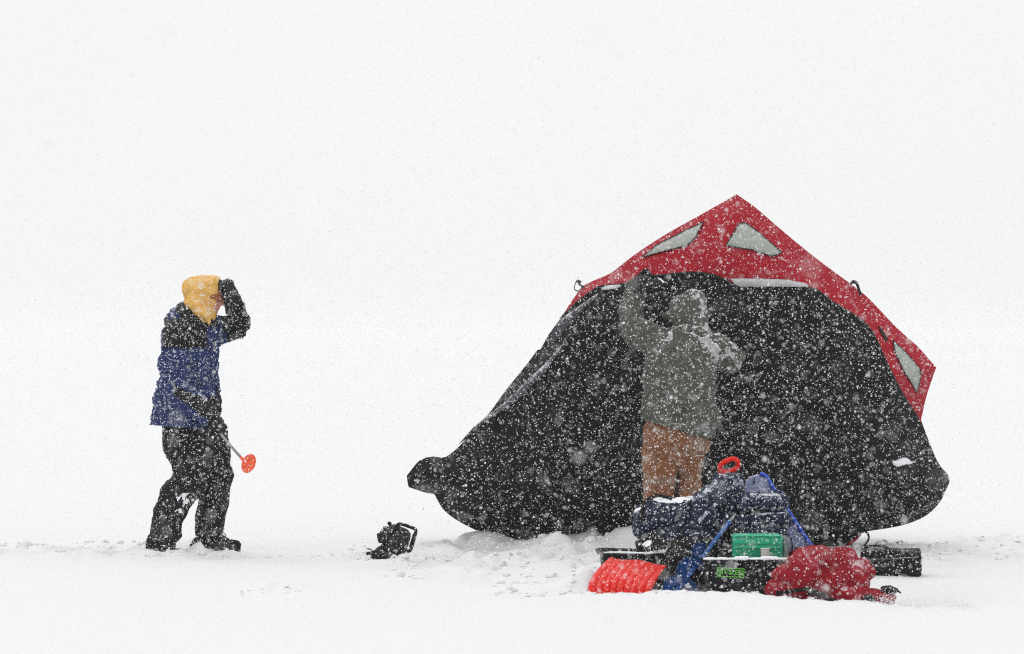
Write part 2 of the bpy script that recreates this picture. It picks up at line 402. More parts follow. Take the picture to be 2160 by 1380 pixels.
def panel(name, poly, fn, mats, parent, step=15, off=0., thick=0, facefn=None):
    pts = []
    n = len(poly)
    for i in range(n):
        a = Vector(poly[i]); b = Vector(poly[(i+1) % n]); k = max(1, int((b-a).length/(step*.8)))
        for t in range(k): pts.append(a.lerp(b, t/k))
    nb = len(pts); fpoly = [tuple(p) for p in pts]
    xs = [p[0] for p in fpoly]; ys = [p[1] for p in fpoly]
    y = min(ys); r = 0
    while y < max(ys):
        x = min(xs)+(step/2 if r % 2 else 0)
        while x < max(xs):
            if inside(x, y, fpoly) and seg_dist(x, y, poly) > step*.45: pts.append(Vector((x, y)))
            x += step
        y += step*.87; r += 1
    res = delaunay_2d_cdt(pts, [(i, (i+1) % nb) for i in range(nb)], [], 1, 1e-4)
    bm = BM(); vs = []
    for v in res[0]: vs.append(bm.verts.new(P(v.x, v.y, fn(v.x, v.y)+off)))
    for f in res[2]:
        cx = sum(res[0][i].x for i in f)/3; cy = sum(res[0][i].y for i in f)/3
        if inside(cx, cy, fpoly): bm.faces.new([vs[i] for i in f])
    if thick:
        fs = bm.faces[:]
        bmesh.ops.recalc_face_normals(bm, faces=fs)
        if sum(f.normal.y*f.calc_area() for f in fs) > 0: bmesh.ops.reverse_faces(bm, faces=fs)
        bmesh.ops.solidify(bm, geom=fs, thickness=thick)
    for v in [v for v in bm.verts if not v.link_faces]: bm.verts.remove(v)
    me = to_mesh(bm)
    if facefn: face_mats(me, facefn)
    return link(name, me, mats, parent)
i0 = SIL.index((1182, 672)); i1 = SIL.index((1943, 886))
black_poly = SIL[i0:i1+1]+BORDER[::-1][:-1]
red_poly = SIL[i1:]+SIL[:i0+1]+BORDER[1:]
tent = empty('ice_shelter', (2.0*.6, 20.3, 0), 'red and black pop-up fishing shelter tilted on the snow, black wall facing us', 'tent')
bw = panel('wall', black_poly, frontD, tent_black, tent, 11); bw['label'] = 'black shelter wall facing the camera'
rw = panel('roof', red_poly, frontD, tent_red, tent, 12); rw['label'] = 'red shelter roof with clear windows'
panel('back_wall', SIL, backD, [tent_red, tent_black], tent, 40, facefn=lambda x, y, c, n: 1 if y > 690 else 0)
wins = [[(1354,543),(1385,517),(1440,489),(1484,468),(1466,502),(1448,518),(1400,530)],
        [(1531,518),(1560,471),(1573,470),(1602,491),(1650,533),(1628,541),(1590,528)],
        [(1884,718),(1912,744),(1941,778),(1943,792),(1935,829),(1905,780),(1888,742)]]
for k, w in enumerate(wins):
    o = panel('window', w, frontD, window_mat, tent, 9, off=-.012, thick=.003)
    bm = BM(); pth = []
    for i in range(len(w)):
        a = Vector(w[i]); b = Vector(w[(i+1) % len(w)])
        for t in range(6):
            q_ = a.lerp(b, t/6); pth.append(P(q_.x, q_.y, frontD(q_.x, q_.y)-.012))
    tube(bm, pth, .0032, 6, True); obj('window_frame', bm, piping_mat, o)
o = panel('reflective_strip', [(1540,588),(1600,588),(1660,590),(1700,598),(1706,605),(1560,605),(1552,601)], frontD, strip_mat, tent, 8, off=-.014, thick=.003)
o = panel('reflective_strip', [(1268,607),(1284,602),(1306,600),(1312,603),(1298,609),(1270,612)], frontD, strip_mat, tent, 7, off=-.014, thick=.003)
fold_mat = fabric('frosted tent crease', (.075, .078, .086), .8, .6, 300, .4, dust=.6, specks=.3, dust_scale=12)
panel('fold', [(1192,722),(1152,784),(1120,815),(1094,843),(1058,866),(1022,892),(985,924),(968,938),(998,902),(1030,875),(1062,850),(1088,826),(1118,795),(1150,768),(1176,735)], frontD, fold_mat, tent, 7, off=-.010, thick=.003)
panel('fold', [(1182,674),(1215,650),(1240,632),(1262,618),(1258,628),(1232,652),(1205,680),(1180,712),(1160,728),(1162,704)], frontD, tent_pale, tent, 8, off=-.008, thick=.003)
panel('fold', [(1880,1098),(1915,1086),(1950,1068),(1978,1042),(1981,1046),(1955,1076),(1918,1096),(1882,1106)], frontD, tent_pale, tent, 7, off=-.008, thick=.003)
panel('hem', [(1768,1162),(1815,1122),(1824,1122),(1786,1160)], lambda x, y: edgeD(x, y)+.03, red_hem, tent, 8, thick=.01)
panel('zip_flap', [(1853,688),(1858,690),(1874,716),(1870,720),(1862,708)], frontD, piping_mat, tent, 8, off=-.012, thick=.004)
# seam piping along the red and black join and along the ridge
bm = BM(); bp = []
for i in range(len(BORDER)-1):
    a = Vector(BORDER[i]); b = Vector(BORDER[i+1])
    for t in range(4):
        q_ = a.lerp(b, t/4); bp.append(P(q_.x, q_.y, frontD(q_.x, q_.y)-.004))
tube(bm, bp, .007, 6); obj('seam', bm, piping_mat, tent)
def strap(pts, D, r=.006):
    bm = BM(); tube(bm, smoothpath([P(x, y, D+dd) for x, y, dd in pts], 6), r, 6, flat=.5); return obj('strap', bm, black_matt, tent)
s1 = strap([(1232,606,0),(1222,600,-.01),(1217,592,0),(1213,601,.01),(1212,610,0),(1219,614,-.01),(1227,607,0)], 20.15)
bm = BM(); box(bm, P(1221, 595, 20.15), .03, .012, .025, Matrix.Rotation(.5, 3, 'Y'), .003); obj('buckle', bm, piping_mat, s1)
s2 = strap([(1816,623,0),(1812,612,-.01),(1808,600,0),(1803,594,0),(1797,595,.01),(1795,602,.01)], 20.13, .009)
bm = BM(); box(bm, P(1803, 596, 20.13), .035, .012, .018, Matrix.Rotation(.2, 3, 'Y'), .003); obj('buckle', bm, piping_mat, s2)
s3 = strap([(1824,1120,0),(1831,1127,0),(1832,1138,-.02),(1824,1150,-.03),(1816,1162,0)], 20.8, .007)
# clinging snow lodged in a fold at the lower right
bm = BM()
for k in range(14):
    t = k/13; x = 1886+t*40; y = 976+2*math.sin(t*9)-2*t; rr = .018*math.sin(math.pi*min(1, t+.1))+.007
    ellip(bm, P(x, y, frontD(x, y)-.015), rr*1.3, .018, rr, seg=8)
me = remesh(bm, .005, 3); crumple(me, .006, 60); link('snow_patch', me, patch_mat, tent)
bm = BM()
for k in range(8):
    x = 1396+random.uniform(-5, 7); y = 593+(x-1396)*.9; ellip(bm, P(x, y, frontD(x, y)-.03), .012, .01, .008, seg=8)
link('snow_patch', remesh(bm, .005, 2), patch_mat, tent)
# torn, frosted creases at the right hand corner
bm = BM()
for a, b in (((1972, 974), (1996, 1000)), ((1975, 1014), (1992, 1008)), ((1940, 1062), (1965, 1044)), ((1960, 1035), (1985, 1022))):
    pts = []
    for t in range(9):
        x = lerp(a[0], b[0], t/8); y = lerp(a[1], b[1], t/8)+2*math.sin(t*1.7); pts.append(P(x, y, frontD(x, y)-.006))
    tube(bm, pts, [.002+.006*math.sin(math.pi*t/8)*random.uniform(.6, 1.2) for t in range(9)], 6)
obj('frosted_crease', bm, tent_pale, tent)

# ------------------------------------------------------------------ people
def hand_mesh(W, d, n, t, curl=.5, thick=1., spread_=.0, thumb=1.):
    """glove: palm, four fingers and a thumb; d = finger direction, n = side the fingers close to, t = thumb side"""
    d = Vector(d).normalized(); n = Vector(n); n = (n-d*n.dot(d)).normalized(); tt = d.cross(n); t = tt if tt.dot(Vector(t)) > 0 else -tt
    bm = BM(); r = .0115*thick
    W = Vector(W)
    lens = [.072, .080, .074, .058]
    for i in range(4):
        lat = .033-.022*i
        k0 = W+d*(.088-.004*abs(i-1))+t*lat
        capsule(bm, W+t*lat*.6+d*.01, k0, .016*thick, .0145*thick, seg=10)
        p = k0; dd = (d+t*(1.5-i)*spread_).normalized(); ax = dd.cross(n)
        for s_, fr in enumerate((.45, .32, .23)):
            a = curl*(.7+.35*s_)
            dd = (Matrix.Rotation(a, 3, ax) @ dd).normalized()
            if dd.dot(n) < 0 and s_ == 0: dd = (dd-2*n*dd.dot(n)).normalized()
            q_ = p+dd*lens[i]*fr*1.1
            capsule(bm, p, q_, r*(1-.06*s_), r*(.94-.06*s_), seg=10); p = q_
    b0 = W+d*.025+t*.03; b1 = b0+(t*.75+d*.6+n*.25).normalized()*.045; b2 = b1+(t*.25+d*.8+n*.5*thumb).normalized()*.034
    capsule(bm, W+d*.02+t*.01, b0, .018*thick, .016*thick, seg=10); capsule(bm, b0, b1, .0155*thick, .013*thick, seg=10); capsule(bm, b1, b2, .013*thick, .0105*thick, seg=10)
    capsule(bm, W-d*.035, W+d*.02, .031*thick, .028*thick, seg=14)
    me = remesh(bm, .0042, 2); return me
def head_shape(bm, c, f, up):
    """cranium, jaw, nose, brow, lips and ears"""
    f = Vector(f).normalized(); s = Vector(up).cross(f).normalized(); u = f.cross(s).normalized(); ax = (f, s, u)
    E = lambda a, b, cc, r1, r2, r3: ellip(bm, c+f*a+s*b+u*cc, r1, r2, r3, axes=ax, seg=20)
    E(-.008, 0, .028, .096, .076, .088); E(.028, 0, -.035, .062, .056, .068); E(.056, 0, -.082, .028, .03, .022)
    E(.075, 0, .028, .022, .055, .014)
    capsule(bm, c+f*.084+u*.012, c+f*.106-u*.026, .008, .0125); E(.092, .011, -.03, .010, .008, .007); E(.092, -.011, -.03, .010, .008, .007)
    E(.082, 0, -.052, .011, .022, .005); E(.080, 0, -.063, .011, .019, .006)
    E(.060, .036, -.022, .024, .02, .02); E(.060, -.036, -.022, .024, .02, .02)
    for q_ in (1, -1): E(-.005, .077*q_, -.002, .018, .008, .030)
    return f, s, u
def eyes(parent, c, fr):
    f, s, u = fr
    for q_ in (1, -1):
        bm = BM(); ellip(bm, c+f*.081+s*.03*q_+u*.006, .010, .014, .008, axes=fr, seg=14); obj('eye', bm, eye_mat, parent)

# --- person in the blue jacket (D = 20) ---
D1 = 20.0
def A(x, y, dy=0): return P(x, y, D1)+Vector((0, dy, 0))
px1 = D1/F
pr1 = empty('person', (A(400, 1165).x, D1, 0), 'person in blue jacket and yellow hood, gloved hand at forehead, holding an orange skimmer', 'person')
hd1 = A(437, 628, .0)
def body1(bm, k):
    fr = head_shape(bm, hd1, (1, -.10, -.16), (.16, 0, 1))
    capsule(bm, A(425, 655), A(408, 700), .055, .065)
    capsule(bm, A(405, 710), A(396, 800), .105, .125, 1.35); capsule(bm, A(396, 800), A(400, 885), .125, .105, 1.2)
    capsule(bm, A(392, 705, -.14), A(372, 812, -.22), .06, .05); capsule(bm, A(372, 812, -.22), A(452, 876, -.24), .048, .036)
    capsule(bm, A(425, 702, .14), A(500, 688, .10), .055, .040); capsule(bm, A(500, 690, .10), A(489, 648, .03), .040, .036)
    capsule(bm, A(398, 905, -.06), A(402, 1015, -.10), .08, .055); capsule(bm, A(402, 1015, -.10), A(348, 1140, -.12), .055, .04)
    capsule(bm, A(425, 905, .10), A(450, 1005, .10), .10, .07); capsule(bm, A(450, 1005, .10), A(434, 1135, .10), .055, .04)
    return fr
bm = BM(); fr1 = body1(bm, 1)
me = remesh(bm, .0075, 2); bo1 = link('body', me, skin_mat, pr1); eyes(bo1, hd1, fr1)
# trousers
bm = BM()
capsule(bm, A(398, 880), A(402, 925), .178, .185, .95)
capsule(bm, A(394, 935, -.075), A(406, 968, -.09), .140, .130); capsule(bm, A(406, 965, -.10), A(406, 1016, -.11), .130, .102)
capsule(bm, A(402, 1018, -.11), A(374, 1052, -.12), .106, .112); capsule(bm, A(374, 1052, -.12), A(361, 1095, -.12), .108, .102); capsule(bm, A(361, 1095, -.12), A(346, 1148, -.12), .102, .096)
capsule(bm, A(424, 915, .09), A(438, 960, .10), .158, .14); capsule(bm, A(438, 960, .10), A(449, 1002, .10), .138, .118)
capsule(bm, A(449, 1002, .10), A(447, 1050, .10), .112, .100); capsule(bm, A(447, 1050, .10), A(438, 1118, .10), .098, .090)
me = remesh(bm, .008, 4); crumple(me, .020, 8, (1, 1, .55), 1); crumple(me, .007, 26, (1, 1, .7), 2)
me = cut(me, A(340, 1163), Vector((0.03, 0, -1)))
def f_pants(x, y, c, n):
    if 372 < x < 400 and 1040 < y < 1082 and c.y < D1-.1 and nz(c, 24)+nz(c, 60)*.5-abs(x-388+(y-1060)*.35)/26 > -.22: return 1
    return 0
face_mats(me, f_pants)
link('trousers', me, [pants_cloth, patch_mat], pr1)
# jacket: torso, upper arms, hood roll
bm = BM()
capsule(bm, A(408, 712), A(401, 790), .168, .178, 1.15); capsule(bm, A(400, 790), A(394, 850), .182, .213, 1.1); capsule(bm, A(394, 850), A(391, 905), .216, .222, 1.05)
capsule(bm, A(398, 702, -.15), A(383, 712, -.16), .105, .115)
capsule(bm, A(383, 712, -.17), A(374, 770, -.21), .108, .10); capsule(bm, A(374, 770, -.21), A(376, 820, -.23), .10, .088)
capsule(bm, A(376, 820, -.24), A(415, 850, -.26), .084, .078); capsule(bm, A(415, 850, -.26), A(452, 880, -.25), .078, .058)
capsule(bm, A(425, 700, .12), A(468, 694, .12), .112, .088); capsule(bm, A(468, 694, .12), A(497, 686, .10), .086, .082)
capsule(bm, A(500, 681, .10), A(494, 648, .04), .080, .062); capsule(bm, A(506, 672, .09), A(500, 660, .06), .05, .045)
capsule(bm, A(385, 660), A(398, 655), .05, .07, 1.6); capsule(bm, A(360, 678), A(372, 668), .035, .05, 2.2)
me = remesh(bm, .0068, 4); crumple(me, .022, 8, (1, 1, 1.4), 3); crumple(me, .010, 19, (.7, 1, 1.8), 9); crumple(me, .007, 30, (1, 1, 1), 4)
me = cut(me, A(393, 899), Vector((-.05, 0, -1)))
def f_jack(x, y, c, n):
    w = nz(c, 14)*7
    if c.y < D1-.02 and 343+w < x < 438+w and 668 < y+w*.3 < 735+w: return 1
    if x > 470 and y < 740: return 1 if not (x < 478 and y > 700) else 0
    if y < 715 and x > 440 and c.y > D1+.02: return 0
    if y < 690 and x > 372: return 1
    # black sleeve of the lowered arm
    if c.y < D1-.17 and 366+w*.4 < x and (y > 815+(x-372)*.45+w*.4) and y < 838+(x-372)*.72+w*.4: return 1
    if x > 440 and y > 838 and y < 905: return 1
    return 0
face_mats(me, f_jack)
link('jacket', me, [blue_cloth, black_cloth], pr1)
# jacket's folded collar and hood behind the neck
bm = BM()
capsule(bm, A(388, 660), A(436, 700), .052, .045, 2.3); capsule(bm, A(402, 680, -.06), A(430, 702, -.06), .06, .045, 1.6); capsule(bm, A(386, 652, .02), A(392, 660, .02), .045, .05, 1.8)
me = remesh(bm, .008, 3); crumple(me, .014, 16, seed=5); link('collar', me, collar_mat, pr1)
bm = BM(); prism(bm, [(348, 661), (372, 659), (385, 668), (372, 682), (356, 676)], D1-.13, .26, .012)
me = remesh(bm, .009, 3); crumple(me, .012, 20, seed=6); link('hood_flap', me, blue_cloth, pr1)
bm = BM(); tube(bm, smoothpath([A(460, 815, -.1), A(464, 828, -.12), A(467, 838, -.12)], 4), .008, 8); obj('zip_pull', bm, black_matt, pr1)
# yellow hood
bm = BM()
ellip(bm, A(428, 620), .122, .118, .118); ellip(bm, A(407, 610), .068, .10, .075); ellip(bm, A(395, 603), .034, .05, .042); ellip(bm, A(448, 606), .075, .10, .078)
capsule(bm, A(425, 630), A(437, 662), .105, .062, 1.15); capsule(bm, A(412, 640, -.07), A(436, 668, -.12), .06, .035, 1.3); capsule(bm, A(438, 664, -.10), A(445, 682, -.13), .032, .012)
me = remesh(bm, .0075, 3); crumple(me, .012, 17, (1, 1, .8), 7); crumple(me, .004, 48, seed=8)
pn = Vector((98*1.0, 0, 18)).normalized()   # the front opening leans back towards the chin
c0 = A(464, 590); c1 = A(453, 684); e = (c1-c0).normalized(); pn = Vector((-e.z, 0, e.x)).normalized()
if pn.x < 0: pn = -pn
me = cut(me, c0, pn)
link('hood', me, yellow_knit, pr1)
# brown band across the eyes, the raised glove's shade put into its colour
f, s, u = fr1
bm = BM(); pts = [hd1+f*(.092*math.cos(a)+.004)+s*.082*math.sin(a)+u*.012 for a in [(-1.25+2.5*k/12) for k in range(13)]]
tube(bm, pts, .020, 10, flat=1.0); gg = obj('face_shade', bm, face_shade_mat, pr1)
# raised glove on the forehead, lowered glove round the skimmer handle
W = A(488, 640, .02)
me = hand_mesh(W, A(473, 588)-A(488, 640)+Vector((0, -.06, 0)), (-1, -.15, -.1), (0, -1, .2), .26, 1.7)
crumple(me, .003, 50); link('glove', me, glove_mat, pr1)
bm = BM(); capsule(bm, A(497, 658, .06), A(489, 630, .02), .062, .055); capsule(bm, A(487, 628, .02), A(481, 604, -.01), .053, .048); me = remesh(bm, .008, 3); crumple(me, .008, 22, seed=3); link('cuff', me, glove_mat, pr1)
W2 = A(459, 884, -.25)
gl = hand_mesh(W2, Vector((.055, -.01, -.11)), (-.6, .5, -.2), (.6, -.6, .3), 1.0, 1.35); crumple(gl, .003, 50); link('glove', gl, glove_mat, pr1)
bm = BM(); capsule(bm, A(446, 868, -.25), A(458, 890, -.25), .058, .052); me = remesh(bm, .008, 3); crumple(me, .007, 22, seed=4); link('cuff', me, glove_mat, pr1)
# boots
def boot(pts, sole, dy):
    bm = BM()
    for (a, b, ra, rb) in pts: capsule(bm, A(a[0], a[1], dy), A(b[0], b[1], dy), ra, rb, .95)
    me = remesh(bm, .006, 3); crumple(me, .004, 40); b_ = link('boot', me, black_cloth, pr1)
    bm = BM(); prism(bm, sole, D1+dy-.05, .10, .004); obj('sole', bm, black_plast, b_)
    return b_
b1 = boot([((436, 1118), (434, 1138), .068, .062), ((430, 1140), (412, 1146), .045, .034), ((440, 1136), (472, 1150), .056, .044), ((470, 1149), (496, 1152), .038, .030), ((496, 1152), (501, 1160), .022, .014)],
     [(398, 1150), (409, 1143), (420, 1140), (440, 1152), (466, 1157), (488, 1155), (500, 1158), (506, 1164), (501, 1165), (492, 1160), (468, 1162), (438, 1158), (420, 1148), (406, 1156)], .10)
bm = BM(); tube(bm, smoothpath([A(464, 1128, .05), A(471, 1125, .04), A(475, 1133, .04), A(468, 1138, .05)], 5), .0045, 6); obj('lace', bm, grey_metal, b1)
boot([((345, 1130), (342, 1150), .07, .065), ((342, 1152), (330, 1158), .05, .04), ((345, 1152), (366, 1160), .05, .03)],
     [(308, 1160), (320, 1154), (360, 1156), (374, 1160), (370, 1168), (340, 1172), (312, 1170)], -.12)
# skimmer
sk = empty('ice_skimmer', A(528, 976, -.25), 'orange ladle with holes on thin grey handle, held by the person in blue', 'ice skimmer')
bm = BM(); tube(bm, [A(456, 893, -.27), A(518, 964, -.27)], .0085, 8); obj('handle', bm, grey_metal, sk)
bm = BM(); capsule(bm, A(462, 898, -.27), A(448, 884, -.27), .012, .012); obj('grip', bm, black_plast, sk)
bm = BM(); c = A(532, 974, -.27)
az = Vector((.25, 0, .97)).normalized(); nrm = Vector((math.cos(math.radians(38))*.94, -math.sin(math.radians(38)), -.33*.79)).normalized()
az = (az-nrm*az.dot(nrm)).normalized(); ay = nrm.cross(az).normalized()
R_, NS = .063, 40; rings = []
for k in range(11):
    r = R_*k/10; z = .020*(1-(k/10)**2)
    rings.append([bm.verts.new(c+az*r*math.cos(t)+ay*r*math.sin(t)+nrm*z*-1) for t in [2*math.pi*i/NS for i in range(NS)]] if k else [bm.verts.new(c-nrm*z)])
for i in range(NS): bm.faces.new((rings[0][0], rings[1][i], rings[1][(i+1) % NS]))
for k in range(1, 10):
    for i in range(NS):
        if k in (3, 5, 7) and i % 5 == (k//2) % 5: continue      # the drain holes
        j = (i+1) % NS; bm.faces.new((rings[k][i], rings[k+1][i], rings[k+1][j], rings[k][j]))
bmesh.ops.recalc_face_normals(bm, faces=bm.faces); bmesh.ops.solidify(bm, geom=bm.faces[:], thickness=.004)
obj('bowl', bm, skim_orange, sk)
bm = BM(); capsule(bm, A(516, 962, -.27), A(522, 968, -.27), .010, .010); obj('ferrule', bm, skim_orange, sk)

# --- person in the olive coat, back to the camera (D = 19.1) ---
D2 = 19.1
def B(x, y, dy=0): return P(x, y, D2)+Vector((0, dy, 0))
pr2 = empty('person', (B(1420, 1185).x, D2, 0), 'person in hooded olive coat and brown trousers, back turned, reaching up the shelter', 'person')
hd2 = B(1450, 662, .035)
bm = BM(); fr2 = head_shape(bm, hd2, (-.45, .85, .15), (-.1, -.1, 1))
capsule(bm, B(1450, 680), B(1445, 720), .055, .065); capsule(bm, B(1395, 722), B(1492, 735), .06, .06)
capsule(bm, B(1440, 745), B(1430, 850), .135, .125, .8); capsule(bm, B(1430, 850), B(1422, 900), .12, .13, .8)
capsule(bm, B(1388, 715), B(1340, 690, .12), .058, .045); capsule(bm, B(1340, 690, .12), B(1342, 618, .28), .043, .034)
capsule(bm, B(1500, 735), B(1545, 762, .12), .058, .045); capsule(bm, B(1545, 762, .12), B(1520, 735, .34), .043, .034)
for sx in (-1, 1):
    capsule(bm, B(1422+sx*26, 910, .02), B(1421+sx*33, 1040, .04), .06, .034); capsule(bm, B(1421+sx*33, 1040, .04), B(1424+sx*32, 1160, .02), .034, .03)
bo2 = link('body', remesh(bm, .008, 2), skin_mat, pr2); eyes(bo2, hd2, fr2)
bm = BM()
capsule(bm, B(1424, 900), B(1422, 930), .165, .178, .78)
capsule(bm, B(1394, 920), B(1390, 985), .122, .112, 1.05); capsule(bm, B(1390, 985, -.02), B(1388, 1050, -.02), .108, .094); capsule(bm, B(1388, 1050, -.02), B(1392, 1168), .094, .085)
capsule(bm, B(1455, 925), B(1453, 985, .04), .110, .080, 1.05); capsule(bm, B(1453, 985, .04), B(1454, 1040, .05), .078, .074); capsule(bm, B(1454, 1040, .05), B(1456, 1168), .074, .07)
capsule(bm, B(1462, 900), B(1472, 935), .09, .07)
me = remesh(bm, .0075, 4); crumple(me, .024, 8, (1, 1, .6), 11); crumple(me, .006, 28, seed=12)
def f_br(x, y, c, n):
    if x < 1366+nz(c, 9)*8 and y > 960 and nz(c, 20, 3) > -.1: return 1
    if x > 1440 and nz(c, 26) > .16-(x-1440)/400: return 1
    if nz(c, 11, 5)+nz(c, 40, 2)*.4 > .38: return 1
    return 0
face_mats(me, f_br)
brown_pale = fabric('frosted canvas', (.21, .13, .09), .95, .3, 240, .4, dust=.5, specks=.25, dust_scale=14)
link('trousers', me, [brown_cloth, brown_pale], pr2)
bm = BM()
capsule(bm, B(1395, 728), B(1494, 742), .118, .120, .95)
capsule(bm, B(1440, 760), B(1434, 830), .215, .222, .72); capsule(bm, B(1434, 830), B(1430, 900), .222, .224, .74); capsule(bm, B(1490, 880), B(1478, 915), .09, .08, 1)
capsule(bm, B(1388, 726), B(1342, 696, .12), .105, .088); capsule(bm, B(1342, 694, .12), B(1334, 662, .18), .086, .076); capsule(bm, B(1334, 662, .18), B(1339, 628, .26), .076, .070)
capsule(bm, B(1500, 738), B(1540, 758, .10), .112, .084); capsule(bm, B(1545, 758, .10), B(1536, 750, .24), .082, .066)
capsule(bm, B(1400, 745), B(1392, 800), .115, .10, .9)
me = remesh(bm, .0068, 4); crumple(me, .026, 7, (1, 1, 1.3), 13); crumple(me, .010, 18, (.6, 1, 1.6), 17); crumple(me, .007, 30, seed=14)
e = (B(1505, 929)-B(1350, 882)).normalized(); hn = Vector((e.z, 0, -e.x)); hn = hn if hn.z < 0 else -hn
me = cut(me, B(1350, 882), hn)
def f_ol(x, y, c, n):
    if c.y > D2+.25: return 0
    d = seg_dist(x, y, [(1478, 700), (1500, 722), (1525, 750), (1545, 765)], False)
    if d < 34 and nz(c, 13, 2)*.9+nz(c, 38)*.6+n.z*.35-d/60 > -.10: return 1
    d = seg_dist(x, y, [(1400, 672), (1425, 690), (1405, 705)], False)
    if d < 16 and nz(c, 30)+n.z*.3-d/40 > .08: return 1
    return 0
face_mats(me, f_ol)
olive_pale = fabric('snow rubbed duck cloth', (.34, .35, .34), .95, .3, 240, .5, dust=.75, specks=.4, dust_scale=22)
link('coat', me, [olive_cloth, olive_pale], pr2)
bm = BM()
ellip(bm, B(1452, 655), .118, .125, .118, 20); ellip(bm, B(1462, 640), .085, .11, .095); capsule(bm, B(1460, 632), B(1456, 622), .06, .035)
capsule(bm, B(1440, 655, .05), B(1408, 667, .09), .07, .025); capsule(bm, B(1462, 665), B(1466, 705), .10, .075); capsule(bm, B(1440, 690), B(1480, 702), .06, .06, 1.5)
me = remesh(bm, .0062, 4); crumple(me, .015, 12, (1, 1, .8), 15); crumple(me, .005, 34, seed=16)
def f_ho(x, y, c, n):
    d = seg_dist(x, y, [(1462, 614), (1484, 640), (1492, 680)], False)
    if d < 12 and nz(c, 24)+nz(c, 50)*.5 > .12: return 1
    d = seg_dist(x, y, [(1450, 692), (1490, 700)], False)
    if d < 8 and nz(c, 30, 4) > -.1: return 1
    return 0
face_mats(me, f_ho)
link('hood', me, [olive_cloth, olive_pale], pr2)
for (w, d, n, t, cpts) in ((B(1352, 606, .30), (.075, .05, .045), (.2, .2, -1), (1, 0, .4), [(1344, 616, .27), (1362, 598, .31)]),
                           (B(1524, 738, .32), (-.06, .05, .09), (0, .3, -1), (-1, 0, 0), [(1534, 748, .25), (1524, 738, .32)])):
    me = hand_mesh(w, d, n, t, .45, 1.5); crumple(me, .003, 50); link('glove', me, glove_mat, pr2)
    bm = BM(); capsule(bm, B(*cpts[0]), B(*cpts[1]), .06, .055); me = remesh(bm, .008, 3); crumple(me, .008, 22); link('cuff', me, glove_mat, pr2)
for sx in (-1, 1):
    bm = BM(); x0 = 1420+sx*29
    capsule(bm, B(x0, 1140), B(x0, 1172), .062, .06); capsule(bm, B(x0, 1174), B(x0-4, 1176, .14), .05, .042)
    me = remesh(bm, .008, 3); bt = link('boot', me, black_cloth, pr2)
    bm = BM(); box(bm, B(x0-2, 1183, .06), .1, .27, .03, Matrix.Rotation(.05, 3, 'Z'), .01); obj('sole', bm, black_plast, bt)

# ------------------------------------------------------------------ auger motor lying between person and shelter
DA = 19.35
am = empty('auger_motor', (P(830, 1180, DA).x, DA, 0), 'black auger motor with square tubular handle, tipped over in the snow left of the shelter', 'auger motor')
def A3(x, y, dy=0): return P(x, y, DA)+Vector((0, dy, 0))
bm = BM(); prism(bm, [(801,1133),(815,1118),(826,1109),(838,1112),(852,1117),(862,1124),(865,1131),(861,1145),(858,1158),(850,1170),(838,1172),(826,1166),(818,1153),(803,1142)], DA-.07, .15, .012)
capsule(bm, A3(815, 1120, -.02), A3(806, 1131, -.02), .03, .024); ellip(bm, A3(840, 1142, -.09), .055, .03, .055); ellip(bm, A3(856, 1130, -.07), .03, .03, .03)
for k in range(5): box(bm, A3(826+k*6, 1160-k*1.5, -.08), .007, .03, .05, Matrix.Rotation(.4, 3, 'Y'))
me = remesh(bm, .0045, 1); crumple(me, .010, 34, seed=21); link('motor_housing', me, black_plast, am)
bm = BM(); tube(bm, smoothpath([A3(836, 1118, -.03), A3(838, 1108, -.03), A3(846, 1105, -.03), A3(862, 1110, -.03), A3(876, 1116, -.03), A3(877, 1124, -.03), A3(872, 1142, -.03), A3(866, 1160, -.03), A3(858, 1162, -.03)], 6), .0105, 10)
fr = obj('handle_frame', bm, black_matt, am)
bm = BM(); capsule(bm, A3(875, 1128, -.03), A3(868, 1152, -.03), .0135, .0135); obj('grip', bm, black_plast, fr)
bm = BM(); capsule(bm, A3(826, 1112), A3(822, 1105), .012, .009); capsule(bm, A3(822, 1105), A3(821, 1104), .013, .012); obj('fuel_cap', bm, black_plast, am)
bm = BM(); capsule(bm, A3(803, 1140), A3(798, 1128), .018, .010); obj('starter_knob', bm, black_matt, am)
bm = BM(); capsule(bm, A3(816, 1148), A3(806, 1162), .022, .03); capsule(bm, A3(806, 1160), A3(789, 1172), .03, .026); capsule(bm, A3(789, 1172), A3(776, 1168), .022, .012); capsule(bm, A3(820, 1170), A3(800, 1178), .022, .018)
capsule(bm, A3(784, 1160), A3(770, 1157), .006, .003)
me = remesh(bm, .005, 1); crumple(me, .006, 40, seed=22); link('gearbox', me, black_plast, am)
bm = BM(); capsule(bm, A3(842, 1168, -.03), A3(840, 1182, -.03), .010, .006); obj('bracket', bm, black_plast, am); bm = BM(); capsule(bm, A3(824, 1152, .03), A3(822, 1172, .03), .009, .009); obj('bracket', bm, black_plast, am)
bm = BM()
for _ in range(16): ellip(bm, A3(random.uniform(770, 782), random.uniform(1172, 1180), random.uniform(-.05, .02)), .010, .010, .007, seg=8)
link('clinging_snow', remesh(bm, .005, 2), patch_mat, am); bm = BM()
for _ in range(14): ellip(bm, A3(random.uniform(826, 850), random.uniform(1170, 1182), random.uniform(-.10, -.06)), .010, .010, .008, seg=8)
me = remesh(bm, .005, 2); link('clinging_snow', me, patch_mat, am)

